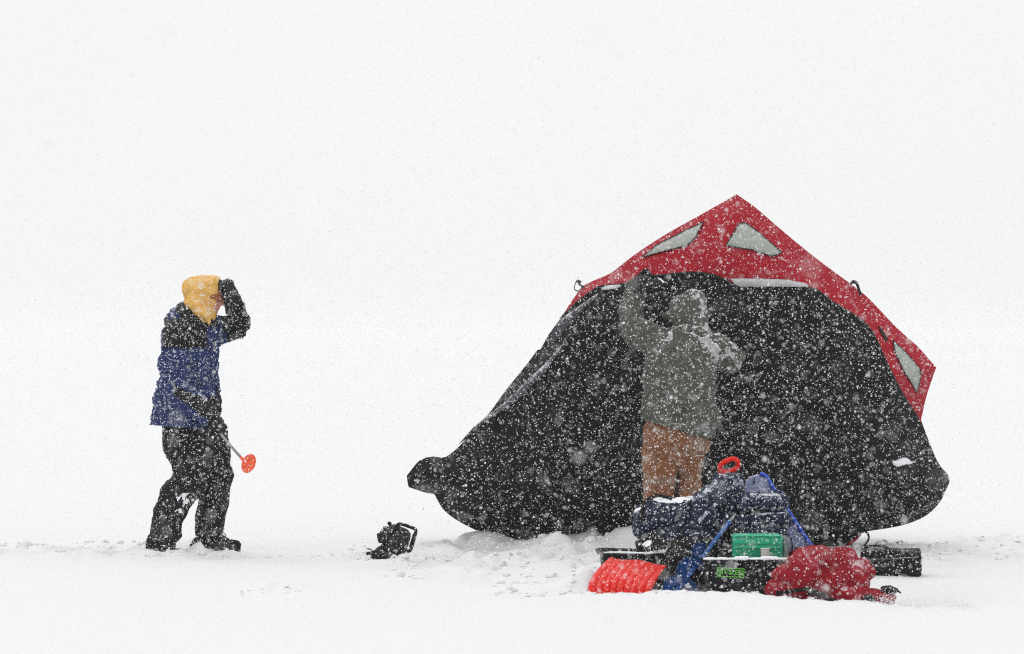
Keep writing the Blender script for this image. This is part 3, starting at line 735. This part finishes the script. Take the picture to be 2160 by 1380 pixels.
# ------------------------------------------------------------------ sleds and gear
def tub(bm, cx, y0, z0, z1, w, l, r, taper, th=.008, yaw=0, roll=0):
    """open moulded tub: outer wall, rolled rim, inner wall and floor; its near face stands at y0"""
    def rr(hw, hl, rad, z, n=6):
        pts = []
        for qx, qy, a0 in ((1, 1, 0), (-1, 1, 90), (-1, -1, 180), (1, -1, 270)):
            for k in range(n+1):
                a = math.radians(a0+90*k/n)
                pts.append(Vector((qx*(hw-rad)+rad*math.cos(a), qy*(hl-rad)+rad*math.sin(a), z)))
        return pts
    h = z1-z0; L_ = []
    prof = [(-taper, 0, 0), (-taper*.6, .25*h, 0), (-taper*.5, .27*h, 0), (-taper*.15, .78*h, 0), (0, .93*h, 0), (.016, .94*h, 0), (.020, .97*h, 0), (.014, h, 0), (-.002, h*.99, 0), (-taper*.3-th, .75*h, 0), (-taper-th, th, 0)]
    M = Matrix.Rotation(yaw, 4, 'Z') @ Matrix.Rotation(roll, 4, 'Y')
    rings = [[bm.verts.new(M @ p+Vector((cx, y0+l/2, z0))) for p in rr(w/2+o, l/2+o, max(.01, r+o), z)] for o, z, _ in prof]
    n = len(rings[0])
    for a, b in zip(rings, rings[1:]):
        for i in range(n): bm.faces.new((a[i], a[(i+1) % n], b[(i+1) % n], b[i]))
    bm.faces.new(rings[0][::-1]); bm.faces.new(rings[-1])
    return M
SX = (1597-1080)*16.65/F
sa = empty('gear_sled', (SX, 17.1, 0), 'black tub sled with green lettered decal and rounded end, holding the green box', 'sled')
bm = BM(); tub(bm, SX, 16.60, -.045, .208, .56, 1.05, .07, .05)
o = obj('tub', bm, black_plast, sa)
bm = BM(); tube(bm, smoothpath([Vector((SX-.05, 16.60, .16)), Vector((SX-.03, 16.55, .10)), Vector((SX+.06, 16.545, .085)), Vector((SX+.13, 16.57, .12)), Vector((SX+.15, 16.60, .16))], 6), .005, 8); obj('tow_rope', bm, black_matt, sa)
# decal
dz = math.atan2(.05*.45, .253*.6); Md = Matrix.Rotation(math.radians(-7), 4, 'X') @ Matrix.Rotation(math.radians(2.5), 4, 'Y')
dc = P(1541, 1208, 16.592)
bm = BM()
w, h = .144, .048
for (x0, z0, x1, z1) in ((-w/2, -h/2, w/2, -h/2+.004), (-w/2, h/2-.004, w/2, h/2), (w/2-.004, -h/2+.004, w/2, h/2-.004), (-w/2, -h/2+.004, -w/2+.004, h/2-.004)):
    box(bm, Vector(((x0+x1)/2, 0, (z0+z1)/2)), x1-x0, .002, z1-z0)
me = to_mesh(bm); me.transform(Matrix.Translation(dc) @ Md); dl = link('decal', me, lime_mat, sa, False); dl['label'] = 'lime green outlined decal'
cu = bpy.data.curves.new('t', 'FONT'); cu.body = 'JET-SLED'; cu.size = .034; cu.extrude = .001; cu.align_x = 'CENTER'; cu.align_y = 'CENTER'; cu.space_character = 1.0; cu.offset = .0004
to = bpy.data.objects.new('t', cu); COL.objects.link(to)
me = bpy.data.meshes.new_from_object(to.evaluated_get(bpy.context.evaluated_depsgraph_get())); bpy.data.objects.remove(to)
xs = [v.co.x for v in me.vertices]; k = .130/(max(xs)-min(xs))
me.transform(Matrix.Translation(dc) @ Md @ Matrix.Rotation(math.pi/2, 4, 'X') @ Matrix.Diagonal((k, 1.05, 1, 1))); link('lettering', me, lime_mat, dl, False)
# snow along the rim
bm = BM()
for k in range(60):
    t = k/59; x = lerp(-.28, .26, t); rr_ = .006+.006*abs(noise.noise(Vector((t*9, 0, 0))))+(.006 if .3 < t < .42 or .55 < t < .7 else 0)
    ellip(bm, Vector((SX+x, 16.592+random.uniform(-.003, .003), .208+rr_*.3)), .012, .013, rr_, seg=8)
me = remesh(bm, .004, 2); link('rim_snow', me, patch_mat, sa)
# second, lower sled behind the shovel
SB = (1380-1080)*17.2/F
sb = empty('gear_sled', (SB, 17.3, 0), 'long low black sled behind the red shovel blade, its rim edged with snow', 'sled')
bm = BM(); tub(bm, SB+.02, 17.12, 0, .195, .64, .40, .05, .04, roll=math.radians(1.6)); obj('tub', bm, black_plast, sb)
bm = BM(); G_ = [[bm.verts.new((SB+.02+lerp(-.29, .29, i/40), 17.15+.34*j/16, .186-.028*lerp(-.29, .29, i/40)+.014*noise.noise(Vector((i*.3, j*.3, 2)))-.01)) for i in range(41)] for j in range(17)]
for j in range(16):
    for i in range(40): bm.faces.new((G_[j][i], G_[j][i+1], G_[j+1][i+1], G_[j+1][i]))
obj('snow_fill', bm, snow_mat, sb)
bm = BM()
for k in range(70):
    t = k/69; x = lerp(-.28, .25, t); rr_ = .002+.004*max(0, math.sin(t*7))+.002*random.random()
    ellip(bm, Vector((SB+.02+x, 17.125, .197-x*.028+rr_*.3)), .014, .016, rr_, seg=8)
link('rim_snow', remesh(bm, .004, 2), patch_mat, sb)

navy_frost = fabric('frosted navy nylon', (.13, .15, .20), .9, .5, 240, .8, dust=.75, specks=.3, dust_scale=24)
def soft(name, label, cat, blobs, mats, vox=.0072, amp=.02, fr=9, seed=0, facefn=None, parent=None, group=None, st=(1, 1, 1), fine=.0045):
    """blobs: (px, py, D, rx, ry_m, rz, angle) with rx, rz in photo pixels"""
    bm = BM()
    for (x, y, D, rx, ry, rz, an) in blobs: ellip(bm, P(x, y, D), rx*D/F, ry, rz*D/F, an)
    me = remesh(bm, vox, 3); crumple(me, amp, fr, st, seed); crumple(me, fine, fr*3, st, seed+1)
    if facefn: face_mats(me, facefn)
    o = link(name, me, mats, parent)
    if label: tag(o, label, cat, group)
    return o
def up_snow(th, s=0, regions=()):
    def fn(x, y, c, n):
        for (pts, w) in regions:
            d = seg_dist(x, y, pts, False)
            if d < w and nz(c, 30, s) > d/w*.7-.55 and n.y < .6: return 1
        return 1 if n.z+nz(c, 12, s)*.7+nz(c, 34, s)*.4 > th else 0
    return fn
soft('duffel_bag', 'lumpy navy duffel bag at the left end of the gear pile, below the brown trousers', 'bag',
     [(1402,1092,17.4,62,.17,46,0),(1370,1102,17.4,38,.15,42,0),(1440,1085,17.4,44,.15,38,10),(1410,1130,17.38,66,.16,42,0),(1350,1080,17.42,18,.10,12,-20)],
     [navy_cloth, patch_mat], seed=31, facefn=up_snow(1.5, 1, [([(1378,1052),(1405,1058),(1440,1055),(1470,1046)], 6), ([(1430,1048),(1466,1044)], 6), ([(1350,1072),(1340,1080)], 4)]))
bm = BM(); tube(bm, smoothpath([P(1352, 1100, 17.27), P(1360, 1062, 17.24), P(1385, 1046, 17.3), P(1412, 1050, 17.34)], 8), .011, 8, flat=.4)
bg = bpy.data.objects['duffel_bag']; obj('strap', bm, black_matt, bg)
soft('crumpled_coat', 'dark navy crumpled coat heaped in the middle of the pile, under the red D-shaped grip', 'coat',
     [(1508,1062,17.3,48,.14,40,-35),(1532,1032,17.32,38,.12,36,0),(1495,1100,17.28,46,.14,44,0),(1540,1085,17.32,34,.13,50,0),(1522,1016,17.34,22,.08,16,0),(1480,1130,17.25,50,.12,34,0)],
     [navy_cloth, navy_frost], amp=.034, fr=8, seed=33, facefn=up_snow(1.25, 2, [([(1462,1052),(1488,1040),(1512,1018)], 6), ([(1545,1010),(1556,1024),(1566,1016)], 5), ([(1490,1080),(1475,1100)], 4)]))
soft('folded_cushion', 'faded navy folded cushion, upper one in the stack behind the green box', 'cushion',
     [(1600,1058,17.25,50,.14,20,0),(1642,1060,17.25,22,.12,24,0),(1570,1062,17.25,20,.12,22,0),(1622,1052,17.28,36,.13,16,0)],
     [navy_light, navy_frost], amp=.018, fr=14, seed=35, st=(.5, 1, 2), facefn=up_snow(1.3, 3, [([(1585,1043),(1640,1043),(1647,1052)], 3), ([(1570,1070),(1640,1074)], 2)]))
soft('folded_cushion', 'dark navy folded cushion, lower one in the stack directly behind the green box', 'cushion',
     [(1605,1102,17.2,50,.14,24,0),(1570,1106,17.2,24,.12,24,0),(1644,1098,17.2,24,.12,26,0),(1605,1135,17.15,56,.15,30,0)],
     [navy_cloth, navy_frost], amp=.020, fr=12, seed=37, st=(.5, 1, 1.8), facefn=up_snow(1.3, 4, [([(1600,1084),(1655,1082)], 2)]))
soft('gear_bag', 'near black gear bag low in the pile, between the duffel bag and the blue auger', 'bag',
     [(1410,1160,17.2,60,.12,24,0),(1460,1160,17.15,40,.12,30,0),(1380,1150,17.25,40,.10,22,0),(1500,1165,17.0,24,.12,34,0),(1435,1190,17.02,38,.06,34,0)],
     [black_cloth, patch_mat], amp=.02, fr=12, seed=39, facefn=up_snow(1.75, 5, [([(1360,1150),(1372,1143)], 6), ([(1368,1168),(1400,1163)], 3)]))
# blue board behind the stack
bb = empty('plastic_board', (P(1640, 1150, 17.6).x, 17.6, 0), 'blue rimmed plastic board dusted with snow, standing aslant behind the navy cushions', 'board')
bpoly = [(1572,1022),(1582,1006),(1600,1001),(1614,1006),(1632,1034),(1672,1094),(1712,1156),(1716,1200),(1570,1200)]
bm = BM(); prism(bm, bpoly, 17.52, .03, .006); obj('panel', bm, frost_blue, bb)
bm = BM(); tube(bm, smoothpath([P(1603, 1000, 17.515), P(1616, 1006, 17.515), P(1636, 1038, 17.515), P(1674, 1096, 17.515), P(1715, 1158, 17.515)], 6), .012, 8, flat=1.6); obj('rim', bm, blue_edge, bb)
bm = BM(); tube(bm, [P(1592, 1008, 17.505), P(1590, 1022, 17.505)], .005, 6); obj('slot', bm, black_matt, bb)
# auger bit
ab = empty('auger_bit', P(1415, 1262, 16.5), 'blue spiral ice auger bit slanting down in front of the black sleds', 'ice auger')
a0 = P(1547, 1090, 17.04); a1 = P(1416, 1262, 16.50); ax = (a1-a0); L_ = ax.length; ad = ax.normalized(); au, av = frame(ad)
bm = BM(); tube(bm, [a0+ad*L_*.06, a1], .0115, 10); obj('shaft', bm, blue_paint, ab)
bm = BM(); tube(bm, [a0-ad*.03, a0+ad*L_*.05], [.004, .009], 8); obj('coupler', bm, grey_metal, ab)
bm = BM(); n = 110; prev = None; turns = 2.4
for i in range(n+1):
    t = i/n; c = a0+ad*(L_*(.42+.56*t)); an = 2*math.pi*turns*t+2.6
    ro = .082*min(1, .6+t*8); d = au*math.cos(an)+av*math.sin(an)
    cur = [bm.verts.new(c+d*.010), bm.verts.new(c+d*ro*.5+ad*.004), bm.verts.new(c+d*ro)]
    if prev:
        for k in range(2): bm.faces.new((prev[k], prev[k+1], cur[k+1], cur[k]))
    prev = cur
bmesh.ops.solidify(bm, geom=bm.faces[:], thickness=.005)
obj('flighting', bm, blue_paint, ab)
bm = BM(); box(bm, a1+ad*.012, .11, .012, .03, Matrix.Rotation(.6, 3, 'Y'), .003); obj('blade', bm, grey_metal, ab)
# snow caught between the turns of the auger
for (x, y, r) in ((1478, 1187, 10), (1452, 1234, 8)):
    bm = BM()
    for _ in range(8): ellip(bm, P(x+random.uniform(-4, 4), y+random.uniform(-2, 3), 16.74-(y-1186)*.003), r*.0022, .014, r*.0015, seg=8)
    link('packed_snow', remesh(bm, .004, 2), patch_mat, ab)
# snow shovel
sh = empty('snow_shovel', P(1320, 1252, 16.55), 'red orange snow shovel with ribbed blade in snow and D-grip above the pile', 'shovel')
bm = BM(); NU, NV = 72, 22; G = []
for j in range(NV+1):
    v = j/NV; row = []
    for i in range(NU+1):
        uu = i/NU
        x0 = lerp(1288, 1406, uu); y0 = lerp(1177, 1193, uu)+2*math.sin(uu*9)
        x1 = lerp(1240, 1368, uu); y1 = lerp(1252, 1262, uu)
        bow = -12*math.sin(math.pi*v)*(1-uu)-5*math.sin(math.pi*v)*uu
        D = 16.98-.36*v-.09*math.sin(math.pi*v)
        rib = math.sin(uu*math.pi*9)
        row.append(bm.verts.new(P(lerp(x0, x1, v)+bow, lerp(y0, y1, v), D-.020*(abs(rib)**.7)+(.006 if v < .05 else 0))))
    G.append(row)
for j in range(NV):
    for i in range(NU): bm.faces.new((G[j][i], G[j][i+1], G[j+1][i+1], G[j+1][i]))
bmesh.ops.recalc_face_normals(bm, faces=bm.faces); bmesh.ops.solidify(bm, geom=bm.faces[:], thickness=.005)
obj('blade', bm, orange_plas, sh)
bm = BM(); tube(bm, [P(1350, 1195, 17.0), P(1420, 1130, 17.5), P(1524, 1004, 17.42)], .013, 10); obj('shaft', bm, black_matt, sh)
bm = BM(); pts = []
cgr = Vector((1538, 983)); ca, sa_ = math.cos(math.radians(-24)), math.sin(math.radians(-24))
for k in range(28):
    a = 2*math.pi*k/28; ex = 20*math.copysign(abs(math.cos(a))**.8, math.cos(a)); ey = 12*math.copysign(abs(math.sin(a))**.8, math.sin(a))
    pts.append(P(cgr.x+ex*ca-ey*sa_, cgr.y+ex*sa_+ey*ca, 17.38+.012*math.sin(a)))
tube(bm, pts, .0145, 10, True); gp = obj('grip', bm, orange_plas, sh)
bm = BM(); capsule(bm, P(1521, 1001, 17.4), P(1525, 995, 17.39), .02, .018); obj('socket', bm, orange_plas, gp)
# green box
gb = empty('storage_box', (P(1605, 1178, 16.85).x, 16.85, -.03), 'green plastic box with a clear right end, standing inside the lettered black sled', 'box')
bm = BM(); c = P(1601, 1150, 16.85); zt = P(1601, 1127, 16.85).z
box(bm, Vector((c.x-.010, 16.85, (zt-.037)/2)), .262, .20, zt+.037, None, .018); obj('body', bm, green_plas, gb)
bm = BM()
for yy in (1131, 1146, 1156): box(bm, P(1599, yy, 16.746), .245, .012, .007, None, .003)
for k in range(12): box(bm, P(1555+k*8, 1166, 16.748), .006, .008, .035, None, .002)
obj('rib', bm, green_plas, gb)
bm = BM(); ce = P(1660, 1150, 16.85); box(bm, Vector((c.x+.138, 16.85, (zt-.02)/2)), .03, .196, zt-.005, None, .014); cl = obj('end_cap', bm, clear_plas, gb)
bm = BM(); tube(bm, smoothpath([P(1652, 1126, 16.742), P(1664, 1129, 16.742), P(1670, 1140, 16.742), P(1671, 1155, 16.742), P(1668, 1172, 16.742)], 6), .004, 8); obj('seal', bm, black_matt, cl)
cp = BM(); cc = P(1614, 1178, 16.70)
r = bmesh.ops.create_cone(cp, cap_ends=True, segments=28, radius1=.021, radius2=.023, depth=.10)['verts']
for v in r: v.co += Vector((cc.x, 16.71, P(1614, 1158, 16.7).z-.05))
cpo = tag(obj('cup', cp, white_plas, None, False), 'small off white cup standing against the front of the green box', 'cup')
bm = BM(); ri = bmesh.ops.create_cone(bm, cap_ends=False, segments=28, radius1=.0245, radius2=.0245, depth=.006)['verts']
for v in ri: v.co += Vector((cc.x, 16.71, P(1614, 1158, 16.7).z))
bmesh.ops.solidify(bm, geom=bm.faces[:], thickness=.002)
obj('lip', bm, white_plas, cpo)
# red bag
red_pale = fabric('frosted red nylon', (.30, .03, .05), .85, .4, 240, .8, dust=.45, specks=.3, dust_scale=20)
def f_red(x, y, c, n):
    if seg_dist(x, y, [(1640, 1252), (1700, 1243), (1740, 1256)], False) < 4.5: return 1
    if nz(c, 9, 7)+nz(c, 33)*.5 > .42 and n.z > 0: return 2
    return 0
rb = soft('duffel_bag', 'crumpled dark red sack slumped against the right side of the lettered sled', 'bag',
     [(1742,1205,16.78,82,.16,48,4),(1708,1190,16.80,52,.15,38,0),(1765,1188,16.8,48,.15,38,0),(1808,1208,16.76,30,.11,30,20),(1694,1205,16.56,40,.10,42,0),(1662,1214,16.53,36,.07,20,8),(1640,1240,16.53,26,.06,20,-15),(1670,1240,16.54,34,.06,20,0),(1688,1176,16.66,26,.1,24,0),(1726,1182,16.66,44,.13,30,0),(1828,1206,16.74,16,.06,12,15),(1735,1225,16.64,60,.12,36,0),
      (1700,1252,16.7,70,.12,22,2),(1780,1256,16.66,62,.13,30,6),(1820,1190,16.8,14,.08,14,0),(1800,1232,16.72,34,.12,34,0)],
     [red_cloth, black_matt, red_pale], vox=.007, amp=.030, fr=5.5, seed=41, fine=.006, facefn=f_red)
bm = BM(); tube(bm, smoothpath([P(1742, 1153, 16.72), P(1736, 1165, 16.66), P(1730, 1185, 16.62), P(1726, 1200, 16.62)], 6), .007, 8, flat=.4); obj('strap', bm, black_matt, rb)
bm = BM(); tube(bm, smoothpath([P(1640, 1253, 16.57), P(1668, 1247, 16.55), P(1700, 1250, 16.55), P(1740, 1262, 16.52), P(1790, 1274, 16.5)], 6), .010, 8, flat=.5); obj('strap', bm, black_matt, rb)
# red and black mitten
gm = empty('mitten', P(1865, 1255, 16.6), 'red mitten with black cuff lying in the snow right of the red sack', 'mitten')
bm = BM(); ellip(bm, P(1850, 1258, 16.6), .075, .055, .042, 4); ellip(bm, P(1872, 1262, 16.58), .05, .05, .030, 8); ellip(bm, P(1828, 1258, 16.6), .06, .05, .042)
me = remesh(bm, .006, 2); crumple(me, .010, 18, seed=44); link('palm', me, red_cloth, gm)
bm = BM(); ellip(bm, P(1876, 1244, 16.58), .048, .045, .022, 8); capsule(bm, P(1886, 1244, 16.58), P(1900, 1251, 16.56), .012, .005); ellip(bm, P(1832, 1266, 16.54), .035, .03, .03)
me = remesh(bm, .005, 2); crumple(me, .006, 26, seed=45); link('cuff', me, black_cloth, gm)
# black soft case behind the red bag
cs = empty('soft_case', (P(1880, 1213, 18.1).x, 18.1, 0), 'black soft case lying flat behind the red sack, below the right end of the shelter', 'case')
bm = BM(); c = P(1880, 1186, 18.1); box(bm, Vector((c.x, 18.12, .078)), .345, .26, .145, Matrix.Rotation(-.10, 3, 'Z'), .013, 3)
bmesh.ops.subdivide_edges(bm, edges=bm.edges[:], cuts=3, use_grid_fill=True)
me = to_mesh(bm); crumple(me, .006, 12, seed=47); link('body', me, black_cloth, cs)
bm = BM(); tube(bm, smoothpath([P(1816, 1180, 17.98), P(1850, 1181, 17.965), P(1890, 1179, 17.97), P(1938, 1176, 17.985), P(1943, 1175, 18.1)], 6), .005, 8); obj('zip', bm, tent_pale, cs)
bm = BM(); tube(bm, smoothpath([P(1825, 1166, 18.05), P(1828, 1154, 18.05), P(1862, 1152, 18.04), P(1876, 1160, 18.05)], 6), .008, 8); obj('handle', bm, black_matt, cs)

# ------------------------------------------------------------------ falling snow
def flakes(name, pts, rad, mat):
    n = len(pts)
    base = np.array([[1,0,0],[-1,0,0],[0,1,0],[0,-1,0],[0,0,1],[0,0,-1]], float)
    tri = np.array([[0,2,4],[2,1,4],[1,3,4],[3,0,4],[2,0,5],[1,2,5],[3,1,5],[0,3,5]])
    sc = rng.uniform(.45, 1.5, (n, 1, 3))
    qv = rng.normal(size=(n, 4)); qv /= np.linalg.norm(qv, axis=1)[:, None]
    w, x, y, z = qv.T
    R = np.stack([1-2*(y*y+z*z), 2*(x*y-z*w), 2*(x*z+y*w), 2*(x*y+z*w), 1-2*(x*x+z*z), 2*(y*z-x*w), 2*(x*z-y*w), 2*(y*z+x*w), 1-2*(x*x+y*y)], -1).reshape(n, 3, 3)
    v = np.einsum('nij,nkj->nki', R, base[None]*sc*rad[:, None, None])+pts[:, None, :]
    f = (tri[None]+(np.arange(n)*6)[:, None, None]).reshape(-1, 3)
    me = bpy.data.meshes.new(name)
    me.vertices.add(n*6); me.vertices.foreach_set('co', v.reshape(-1).astype(np.float32))
    me.loops.add(f.size); me.loops.foreach_set('vertex_index', f.reshape(-1).astype(np.int32))
    me.polygons.add(len(f)); me.polygons.foreach_set('loop_start', (np.arange(len(f))*3).astype(np.int32))
    me.update(calc_edges=True); me.materials.append(mat)
    me.polygons.foreach_set('use_smooth', [True]*len(f))
    o = bpy.data.objects.new(name, me); COL.objects.link(o); o['kind'] = 'stuff'; return o
DENS = 640
y = rng.uniform(3.0, 24.0, int(DENS*21*9.6*4.7)); n = len(y)
x = rng.uniform(-4.8, 4.8, n); z = rng.uniform(.02, 4.7, n)
gust = .75+.45*vnoise(x+y*.4, z*1.6+y*.3, .9, 51)+.3*vnoise(x-y*.2, z-y*.5, 2.1, 52)     # gusts carry thicker and thinner swathes
keep = (np.abs(x) < .9+y*.19) & (rng.random(n) < gust*(.22+.78*sst(5, 15, y)))
x, y, z = x[keep], y[keep], z[keep]; n = len(x)
rad = np.exp(rng.normal(math.log(.0021), .38, n)); rad = np.clip(rad, .0009, .0058)
flakes('falling_snow', np.stack([x, y, z], -1), rad, flake_mat)
# low drifting snow swirling off the lip on the right
n = 5000; t = rng.random(n)
px_ = 1850+t*200; xx = (px_-1080)*16.4/F; yy = rng.normal(16.42, .14, n)
zz = ground_h(xx, yy)+np.abs(rng.normal(0, .035, n))*(1-.5*t)
flakes('drifting_snow', np.stack([xx, yy, zz], -1), rng.uniform(.0012, .003, n), flake_mat)

# ------------------------------------------------------------------ light, sky, air
w = bpy.data.worlds.new('World'); S.world = w; w.use_nodes = True; nt = w.node_tree; N = nt.nodes.new; L = nt.links.new
SUN_EL, SUN_AZ = math.radians(52), math.radians(-35)     # azimuth measured from +Y towards +X, behind the cloud
bgn = nt.nodes['Background']
sky = N('ShaderNodeTexSky'); sky.sky_type = 'NISHITA'; sky.sun_disc = False; sky.sun_elevation = SUN_EL; sky.sun_rotation = SUN_AZ; sky.dust_density = 5
hs = N('ShaderNodeHueSaturation'); hs.inputs['Saturation'].default_value = .12; L(sky.outputs[0], hs.inputs['Color'])
L(hs.outputs[0], bgn.inputs['Color']); bgn.inputs['Strength'].default_value = .004
b2 = N('ShaderNodeBackground'); b2.inputs['Color'].default_value = (.965, .968, .972, 1); b2.inputs['Strength'].default_value = .92
# cloud: very faint large mottling
tc = N('ShaderNodeTexCoord'); nn = N('ShaderNodeTexNoise'); nn.inputs['Scale'].default_value = 5; nn.inputs['Detail'].default_value = 3; L(tc.outputs['Generated'], nn.inputs['Vector'])
mr = N('ShaderNodeMapRange'); mr.inputs['To Min'].default_value = .955; mr.inputs['To Max'].default_value = 1.005; L(nn.outputs['Fac'], mr.inputs['Value'])
# overcast sky: brighter overhead than at the horizon
sx_ = N('ShaderNodeSeparateXYZ'); L(tc.outputs['Generated'], sx_.inputs[0])
zr = N('ShaderNodeMapRange'); zr.inputs['From Min'].default_value = .15; zr.inputs['From Max'].default_value = .85; zr.inputs['To Min'].default_value = .96; zr.inputs['To Max'].default_value = 1.34; L(sx_.outputs['Z'], zr.inputs['Value'])
mm = N('ShaderNodeMath'); mm.operation = 'MULTIPLY'; L(mr.outputs[0], mm.inputs[0]); L(zr.outputs[0], mm.inputs[1]); L(mm.outputs[0], b2.inputs['Strength'])
ad_ = N('ShaderNodeAddShader'); L(bgn.outputs[0], ad_.inputs[0]); L(b2.outputs[0], ad_.inputs[1]); L(ad_.outputs[0], nt.nodes['World Output'].inputs['Surface'])
sl = bpy.data.lights.new('sun', 'SUN'); sl.energy = .32; sl.angle = math.radians(20); sl.color = (1, .98, .95)
so = bpy.data.objects.new('sun', sl); COL.objects.link(so)
sd = Vector((math.sin(SUN_AZ)*math.cos(SUN_EL), math.cos(SUN_AZ)*math.cos(SUN_EL), math.sin(SUN_EL)))
so.rotation_euler = (-sd).to_track_quat('-Z', 'Y').to_euler()
# thin snow-filled air
bm = BM(); box(bm, (0, 480, 1.9), 1600, 1080, 6.2)
hz = obj('haze', bm, [], None, False); hz['kind'] = 'stuff'
hm = bpy.data.materials.new('haze'); hm.use_nodes = True; hn_ = hm.node_tree; hn_.nodes.clear()
pv = hn_.nodes.new('ShaderNodeVolumePrincipled'); pv.inputs['Color'].default_value = (.93, .933, .936, 1); pv.inputs['Density'].default_value = .0007
ou = hn_.nodes.new('ShaderNodeOutputMaterial'); hn_.links.new(pv.outputs[0], ou.inputs['Volume']); hz.data.materials.append(hm)

cam = bpy.data.cameras.new('camera'); co = bpy.data.objects.new('camera', cam); COL.objects.link(co)
co.location = (0, 0, CH); co.rotation_euler = (math.pi/2, 0, 0)
cam.sensor_width = 36; cam.lens = F/2160*36; cam.clip_end = 6000; cam.clip_start = .1
cam.dof.use_dof = True; cam.dof.focus_distance = 18.9; cam.dof.aperture_fstop = 4.0
S.camera = co
S.view_settings.view_transform = 'Standard'; S.view_settings.look = 'None'; S.view_settings.exposure = 0; S.view_settings.gamma = 1
S.cycles.use_denoising = False; S.cycles.filter_width = 1.15
S.cycles.max_bounces = 8; S.cycles.volume_bounces = 4; S.cycles.volume_max_steps = 64
